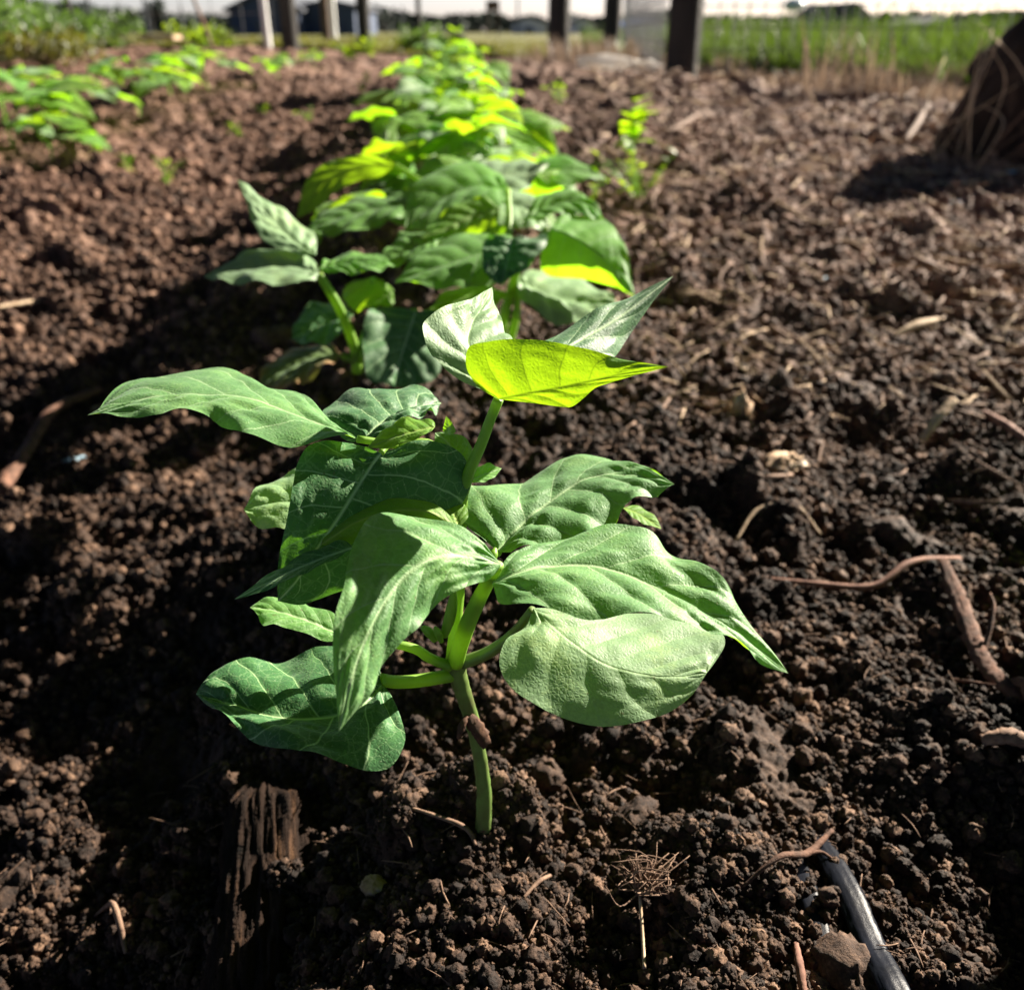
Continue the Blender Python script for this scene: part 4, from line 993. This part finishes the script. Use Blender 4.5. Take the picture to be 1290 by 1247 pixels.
litter('stalk_litter', 450, (.05, .78, .7, 5), .02, .07, .0022, 'twig', 'brown stalk pieces strewn over the right side of the bed', 3)

# ------------------------------------------------------------------ root stump with dry stalks, right edge
def stump():
    b = G(1282, 196)
    root = empty('tree_stump', b, 'dark root stump at the upper right edge of the bed', 'stump')
    n, m_ = 48, 30
    V = []
    for i in range(m_):
        f = i / (m_ - 1)
        rad = .15 * (1.28 - .45 * f) * (1 if f < .55 else math.sqrt(max(0, 1 - ((f - .55) / .455) ** 2)))
        for j in range(n):
            t = 2 * math.pi * j / n
            fl = 1 + .18 * math.sin(5 * t + 1) * (1 - f) ** 2 + .10 * math.sin(4 * t + 7 * f) * math.sin(6 * f + t) + .05 * math.sin(11 * t + 4 * f) + .25 * float(vnoise(np.array([t * 3.]), np.array([f * 6.]), 77)[0])
            V.append((b[0] + rad * fl * math.cos(t), b[1] + rad * fl * math.sin(t), b[2] - .03 + .385 * f))
    F = []
    for i in range(m_ - 1):
        for j in range(n):
            q = (j + 1) % n
            F.append((i * n + j, i * n + q, (i + 1) * n + q, (i + 1) * n + j))
    F.append(tuple((m_ - 1) * n + j for j in range(n)))
    part('trunk', np.array(V), F, M['stump'], root)
    rng = random.Random(3)
    for k in range(38):
        a = rng.uniform(math.pi * .95, math.pi * 1.75)
        r0 = rng.uniform(.2, .42); r1 = rng.uniform(.16, .24)
        p0 = np.array([b[0] + r0 * math.cos(a), b[1] + r0 * math.sin(a), b[2] + .0])
        a2 = a + rng.uniform(-1.1, 1.1)
        p1 = np.array([b[0] + r1 * math.cos(a2), b[1] + r1 * math.sin(a2), b[2] + rng.uniform(.06, .34)])
        o = tube('dry_stalk', [p0, (p0 + p1) / 2 + np.array([rng.uniform(-.05, .05), rng.uniform(-.06, 0), rng.uniform(-.02, .05)]), p1], [.0012, .0019, .0008], M['straw' if k % 2 else 'twig'], ns=6, n=9)
        tag(o, 'dry pale stalk leaning against the dark root stump', 'dry stalk', 'dry stalks leaning on the stump')
stump()

# ------------------------------------------------------------------ fence posts
def post(pxl, pxr, py_base, Y, label, mat='post', h=1.2, name='fence_post', cat='post'):
    l = P(pxl, py_base, Y); r = P(pxr, py_base, Y)
    cx = (l[0] + r[0]) / 2; w = (r[0] - l[0]) / 2
    z = float(macro(cx, Y)) - .05
    n = 20; V, F = [], []
    m_ = 14
    for i in range(m_):
        f = i / (m_ - 1)
        for j in range(n):
            t = 2 * math.pi * j / n
            rr_ = w * (1.04 - .07 * f + .03 * math.sin(3 * t + f * 2) + .02 * math.sin(7 * t + f * 5))
            V.append((rr_ * math.cos(t), rr_ * math.sin(t), -0.0 + h * f))
    for i in range(m_ - 1):
        for j in range(n):
            q = (j + 1) % n
            F.append((i * n + j, i * n + q, (i + 1) * n + q, (i + 1) * n + j))
    F.append(tuple((m_ - 1) * n + j for j in range(n)))
    o = mesh_obj(name, V, F, M[mat]); o.location = (cx, Y, z)
    return tag(o, label, cat)
post(838, 877, 95, 5.1, 'thickest and nearest dark wooden post, right of the bean row')
post(759, 780, 68, 9.6, 'middle one of the three dark posts right of the bean row')
post(690, 716, 62, 8.2, 'leftmost of the three dark posts right of the bean row')
post(355, 376, 57, 8.4, 'dark post just right of the white post on the left side')
post(406, 417, 50, 12, 'thin brown post between two dark posts on the left', 'post_brown')
post(451, 467, 48, 11, 'dark post left of the far end of the bean row')
post(525, 531, 42, 14, 'thin grey pole right behind the far end of the bean row', name='pole', cat='pole')
post(7, 19, 40, 7, 'dark post rising from the bushes in the upper left corner')
post(89, 97, 50, 6.5, 'thin dark post in the upper left before the hedge')
post(333, 342, 60, 8.0, 'white painted post beside the dark post on the left', 'white')
post(417, 425, 50, 12.5, 'slim white post right of the thin brown post', 'white')
# wire fence panels
def wires(name, a, b, zb, label, hgt=.9, sx=.075, sz=.10, r=.0034):
    a = np.array(a, float); b = np.array(b, float); L_ = np.linalg.norm(b - a); vf = []
    d = (b - a) / L_
    rng = random.Random(1)
    def bar(p, q): 
        vf.append(tube_vf([p, (np.array(p) + q) / 2, q], r, ns=4, n=3))
    k = 0
    while k * sx < L_:
        p = a + d * k * sx; z = float(macro(p[0], p[1])) + zb
        bar((p[0], p[1], z), np.array((p[0] + rng.uniform(-.006, .006), p[1], z + hgt))); k += 1
    for i in range(int(hgt / sz) + 1):
        z0 = float(macro(a[0], a[1])) + zb + i * sz; z1 = float(macro(b[0], b[1])) + zb + i * sz
        bar((a[0], a[1], z0), np.array((b[0], b[1], z1)))
    V, F = join_vf(vf)
    tag(mesh_obj(name, V, F, M['wire'], smooth=False), label, 'wire fence')
p1 = P(858, 95, 5.1)
wires('wire_fence', (p1[0] + .09, 5.1), (4.2, 4.2), .02, 'wire mesh fence running right from the thickest dark post')
wires('wire_fence', (P(770, 68, 9.6)[0] + .1, 9.55), (p1[0] - .09, 5.12), .05, 'wire mesh fence between the nearest and middle dark posts', sx=.12)
wires('wire_fence', (-9, 8.3), (P(365, 57, 8.4)[0] - .1, 8.4), .05, 'thin wire fence across the upper left background', sx=.25, sz=.2)

# ------------------------------------------------------------------ grass
def grass(name, pts_fn, n, hmin, hmax, w, mat, label, seed):
    rng = np.random.RandomState(seed)
    x, y, hs = pts_fn(rng, n); n = len(x)
    z = macro(x, y)
    h = rng.uniform(hmin, hmax, n) * hs
    a = rng.rand(n) * 6.28; lean = rng.uniform(.05, .45, n) * h; la = rng.rand(n) * 6.28
    ca, sa = np.cos(a) * w, np.sin(a) * w
    lx, ly = np.cos(la) * lean, np.sin(la) * lean
    V = np.zeros((n, 5, 3))
    ws = w * (0.4 + rng.rand(n)); ca, sa = np.cos(a) * ws, np.sin(a) * ws
    V[:, 0] = np.stack([x - ca, y - sa, z], 1); V[:, 1] = np.stack([x + ca, y + sa, z], 1)
    V[:, 2] = np.stack([x + ca * .8 + lx * .35, y + sa * .8 + ly * .35, z + h * .6], 1)
    V[:, 3] = np.stack([x - ca * .8 + lx * .35, y - sa * .8 + ly * .35, z + h * .6], 1)
    V[:, 4] = np.stack([x + lx, y + ly, z + h], 1)
    i = np.arange(n)[:, None] * 5
    F = np.concatenate([i + [[0, 1, 2]], i + [[0, 2, 3]], i + [[3, 2, 4]]], 0)
    tag(mesh_obj(name, V.reshape(-1, 3), F, M[mat]), label, name.replace('_', ' '), kind='stuff')
def meadow(rng, n):
    x = rng.uniform(.95, 7, n); d = rng.rand(n) ** 1.7 * 7
    y = edge_y(np.clip(x, -30, 3.4)) + .05 + d
    c = vnoise(x / .5, y / .5, 51)
    return x, y, (1.0 + .8 * c) * (0.55 + .5 * np.clip(d / 1.5, 0, 1))
grass('meadow_grass', meadow, 42000, .08, .26, .006, 'grass', 'tall green meadow grass beyond the wire fence at the right', 1)
def seed_heads(rng, n):
    x = rng.uniform(1.15, 5, n); d = rng.rand(n) * 3
    return x, edge_y(np.clip(x, -30, 3.4)) + .05 + d, np.ones(n)
grass('grass_stalks', seed_heads, 900, .25, .42, .0035, 'grass', 'thin tall grass stalks rising above the meadow at the right', 2)
def fieldg(rng, n):
    x = rng.uniform(-9, 1.3, n); d = rng.rand(n) ** 2 * 12
    return x, edge_y(np.clip(x, -30, 3.4)) + d, np.ones(n)
grass('field_grass', fieldg, 30000, .02, .06, .008, 'grass_olive', 'short green and yellow field grass behind the garden', 3)
def drye(rng, n):
    x = rng.uniform(.5, 4.2, n); d = rng.randn(n) * .28
    y = edge_y(np.clip(x, -30, 3.4)) - .25 + d
    return x, y, 1 + 1.2 * (vnoise(x / .3, y / .3, 61) > .12)
grass('dry_grass', drye, 5500, .015, .055, .004, 'grass_dry', 'dry tan grass and litter along the fence foot at the right', 4)
def tuftd(rng, n):
    c = G(1050, 118)
    return c[0] + rng.randn(n) * .09, c[1] + rng.randn(n) * .09, np.ones(n)
grass('dead_weed_clump', tuftd, 60, .08, .3, .005, 'grass_dry', 'dead brown weed clump standing before the meadow', 5)
def tuft2(rng, n):
    c = G(750, 78)
    return c[0] + rng.randn(n) * .3, c[1] + rng.randn(n) * .3, np.ones(n)
grass('dry_weeds', tuft2, 500, .05, .2, .006, 'grass_dry', 'dry pinkish weeds at the foot of the dark posts', 6)

# ------------------------------------------------------------------ bushes at upper left
def bush(cx, cy, rx, h, label, seed, n=1500, mat='bush', name='bush', s=.035, cat='bush', group=None):
    rng = np.random.RandomState(seed)
    z0 = float(macro(cx, cy))
    root = empty(name, (cx, cy, z0), label, cat, group)
    # leaf clumps
    nc = 16; cc = np.stack([rng.uniform(-1, 1, nc) * rx * .75, rng.uniform(-1, 1, nc) * rx * .6, rng.uniform(.15, .85, nc) * h], 1)
    k = rng.randint(0, nc, n)
    p = cc[k] + rng.randn(n, 3) * np.array([rx * .2, rx * .2, h * .12]); p[:, 2] = np.maximum(p[:, 2], .01)
    a = rng.randn(n, 3); a /= np.linalg.norm(a, axis=1)[:, None]; b = np.cross(a, rng.randn(n, 3)); b /= np.linalg.norm(b, axis=1)[:, None]
    sz = s * rng.uniform(.5, 1.2, (n, 1))
    V = np.stack([p, p + a * sz * .5 + b * sz * .3, p + a * sz, p + a * sz * .5 - b * sz * .3], 1).reshape(-1, 3)
    F = np.arange(n * 4).reshape(n, 4)
    o = mesh_obj('foliage', V, F, M[mat], smooth=False); o.parent = root
    vf = [tube_vf([(0, 0, -.02), c_ * .5 + [0, 0, .02], c_], [.012 * h * 2, .008 * h * 2, .003 * h * 2], ns=5, n=6) for c_ in cc]
    V, F = join_vf(vf); o = mesh_obj('trunk', V, F, M['twig']); o.parent = root
    return root
def gx(px, Y): return P(px, 60, Y)[0]
bush(gx(20, 6), 6.0, .5, .36, 'dark leafy bush in the upper left corner below the post', 1, 2600)
bush(gx(95, 6.5), 6.5, .45, .25, 'dark green bush around the thin post at the upper left', 2, 2200)
bush(gx(-60, 5.5), 5.5, .5, .4, 'dark bush cut by the upper left frame edge', 3, 2000)
bush(gx(50, 5.6), 5.6, .3, .2, 'low yellowish bush in front of the dark hedge at the left', 4, 1400, 'grass_olive')
bush(gx(135, 7.5), 7.5, .3, .24, 'small bush right of the thin post at upper left', 5, 1400)
bush(gx(255, 8), 8.0, .25, .16, 'small green bush alone on the field edge at left', 6, 900, 'weed')
bush(gx(528, 9), 9.0, .2, .26, 'dark bush at the foot of the thin grey pole', 7, 900)
tube('bent_stalk', [P(268, 62, 5), P(258, 35, 5), P(250, 15, 5), P(236, -20, 5)], [.008, .01, .009, .006], M['twig'], ns=6)
bpy.data.objects['bent_stalk']['label'] = 'thin bent grey stalk rising at the upper left'; bpy.data.objects['bent_stalk']['category'] = 'stalk'

# white sheet and board
V, F = blob_vf(.15, 40, .8, seed=4, scale=(1.3, .9, .30)); o = mesh_obj('plastic_sheet', V, F, M['cloth'])
q = P(803, 85, 5.7); o.location = (q[0], 5.7, float(macro(q[0], 5.7)) + .04); tag(o, 'crumpled white plastic sheet on the ground left of the thickest post', 'plastic sheet')
q0 = P(182, 63, 7.6); q1 = P(224, 63, 7.6)
V, F = box_vf(q0[0], q1[0], 7.55, 7.75, 0, .03)
o = mesh_obj('white_board', V - [q0[0], 7.6, 0], F, M['husk'], smooth=False); o.location = (q0[0], 7.6, float(macro(q0[0], 7.6)) + .06); tag(o, 'white board lying at the field edge on the left', 'board')

# ------------------------------------------------------------------ far buildings and trees
def gable(px0, px1, py_eave, py_ridge, Y, depth, wall, roof, label, name='barn', cat='building', ridge_px=None, door=True):
    a = P(px0, 42, Y); b = P(px1, 42, Y); ze = P(px0, py_eave, Y)[2]; zr = P(px0, py_ridge, Y)[2]
    z0 = float(macro(0, Y)); cx = (a[0] + b[0]) / 2
    rx = P(ridge_px, 42, Y)[0] if ridge_px else cx
    root = empty(name, (cx, Y, z0), label, cat)
    V = [(a[0], Y, z0), (b[0], Y, z0), (b[0], Y, ze), (rx, Y, zr - .05), (a[0], Y, ze)]
    V2 = [(x, y + depth, z) for x, y, z in V]
    part('wall', np.array(V + V2), [(0, 1, 2, 3, 4), (9, 8, 7, 6, 5), (0, 4, 9, 5), (1, 6, 7, 2), (2, 7, 8, 3), (3, 8, 9, 4)], M[wall], root, smooth=False)
    t = .15; e = .3
    rv = []
    for x_, z_ in ((a[0] - e, ze - .05), (rx, zr), (b[0] + e, ze - .05)):
        for yy in (Y - e, Y + depth + e):
            rv += [(x_, yy, z_), (x_, yy, z_ + t)]
    rf = [(0, 2, 6, 4), (1, 5, 7, 3), (4, 6, 10, 8), (5, 9, 11, 7), (0, 4, 5, 1), (4, 8, 9, 5), (2, 3, 7, 6), (6, 7, 11, 10), (0, 1, 3, 2), (8, 10, 11, 9)]
    part('roof', np.array(rv), rf, M[roof], root, smooth=False)
    if door:
        w = (b[0] - a[0]); hh = (ze - z0) * .6
        V, F = box_vf(cx - w * .12, cx + w * .12, Y - .06, Y - .003, z0 + .02, z0 + hh)
        part('door', V, F, M['glass'], root, smooth=False)
    return root
gable(292, 378, 14, -8, 60, 14, 'bld_dark', 'bld_roof', 'large dark blue gabled barn far off at the left', ridge_px=335)
gable(384, 448, 10, 2, 62, 10, 'bld_dark', 'bld_roof', 'lower dark blue building behind the left posts')
gable(645, 688, 30, 22, 90, 12, 'bld_light', 'bld_roof', 'far pale shed with dark roof left of the dark posts', 'shed')
gable(718, 750, 32, 22, 90, 12, 'bld_light', 'bld_roof', 'far shed between two dark posts', 'shed')
gable(782, 846, 36, 27, 70, 10, 'bld_light', 'bld_blue', 'low building with bright blue roof behind the posts', 'warehouse')
gable(1036, 1056, 18, 8, 70, 6, 'bld_dark', 'bld_roof', 'left one of two narrow gabled houses beyond the meadow', 'house')
gable(1060, 1084, 18, 6, 70.5, 6, 'bld_dark', 'bld_roof', 'right one of two narrow gabled houses beyond the meadow', 'house')
gable(1165, 1225, 32, 24, 75, 8, 'bld_dark', 'bld_roof', 'long low farm building beyond the meadow at the right', 'farm_building')
# sign
s0 = P(621, 40, 40)
rt = empty('sign', (s0[0], 40, float(macro(0, 40))), 'far road sign silhouette on two posts', 'sign')
for dx in (-.18, .18):
    V, F = box_vf(s0[0] + dx - .04, s0[0] + dx + .04, 39.97, 40.03, float(macro(0, 40)), P(621, 8, 40)[2]); part('sign_post', V, F, M['post_brown'], rt, smooth=False)
V, F = box_vf(s0[0] - .26, s0[0] + .26, 39.9, 39.96, P(621, 14, 40)[2], P(621, 1, 40)[2]); part('sign_board', V, F, M['post_brown'], rt, smooth=False)
# water tower
w0 = P(996, 40, 120); rt = empty('water_tower', (w0[0], 120, float(macro(0, 120))), 'tiny far water tower with pale blue tank', 'water tower')
V, F = blob_vf(1.0, 20, 0, seed=1, scale=(1.2, 1.2, .7)); part('tank', V + [w0[0], 120, P(996, 7, 120)[2]], F, M['plastic_blue'], rt)
V, F = tube_vf([(w0[0], 120, .1), (w0[0], 120, 2), (w0[0], 120, P(996, 10, 120)[2])], .15, ns=8); part('tower_leg', V, [dedup(f) for f in F], M['white'], rt)
# poles
for px, top, Y, lab in ((118, -10, 60, 'slim far utility pole at the left'), (187, -5, 70, 'second slim far utility pole from the left'), (232, 6, 80, 'short far utility pole left of the barn'), (508, 8, 80, 'thin far mast right of the far black post'), (652, -5, 90, 'slim far mast behind the pale shed')):
    a = P(px, 40, Y); z0 = float(macro(0, Y)); V, F = tube_vf([(0, 0, 0), (0, 0, 1), (0, 0, P(px, top, Y)[2] - z0)], .09, ns=6)
    o = mesh_obj('utility_pole', V, [dedup(f) for f in F], M['bld_roof']); o.location = (a[0], Y, z0); tag(o, lab, 'utility pole')
# tree line: distant wood that reads as one mass
def tree_line():
    rng = np.random.RandomState(8)
    n = 26000
    px = rng.uniform(-500, 1800, n); Y = rng.uniform(150, 175, n)
    x = (px - CX) / FPX * (Y * _cp)
    top = 2.0 + 2.2 * (vnoise(x / 11, x * 0, 5) + .5) ** 2 + 1.2 * vnoise(x / 3, x * 0, 6) 
    z = rng.rand(n) ** .7 * np.maximum(top, .8) + .2
    a = rng.randn(n, 3); a /= np.linalg.norm(a, axis=1)[:, None]; b = np.cross(a, rng.randn(n, 3)); b /= np.linalg.norm(b, axis=1)[:, None]
    s = rng.uniform(.25, .7, (n, 1)); p = np.stack([x, Y, z], 1)
    V = np.stack([p - a * s, p + b * s * .7, p + a * s, p - b * s * .7], 1).reshape(-1, 3)
    tag(mesh_obj('tree_line', V, np.arange(n * 4).reshape(n, 4), M['far_tree'], smooth=False), 'distant dark tree line along the horizon', 'tree line', kind='stuff')
tree_line()
bush(gx(206, 100), 100, 1.2, 2.9, 'round far tree standing above the hedge at the left', 11, 900, 'far_tree', 'tree', .5, 'tree')
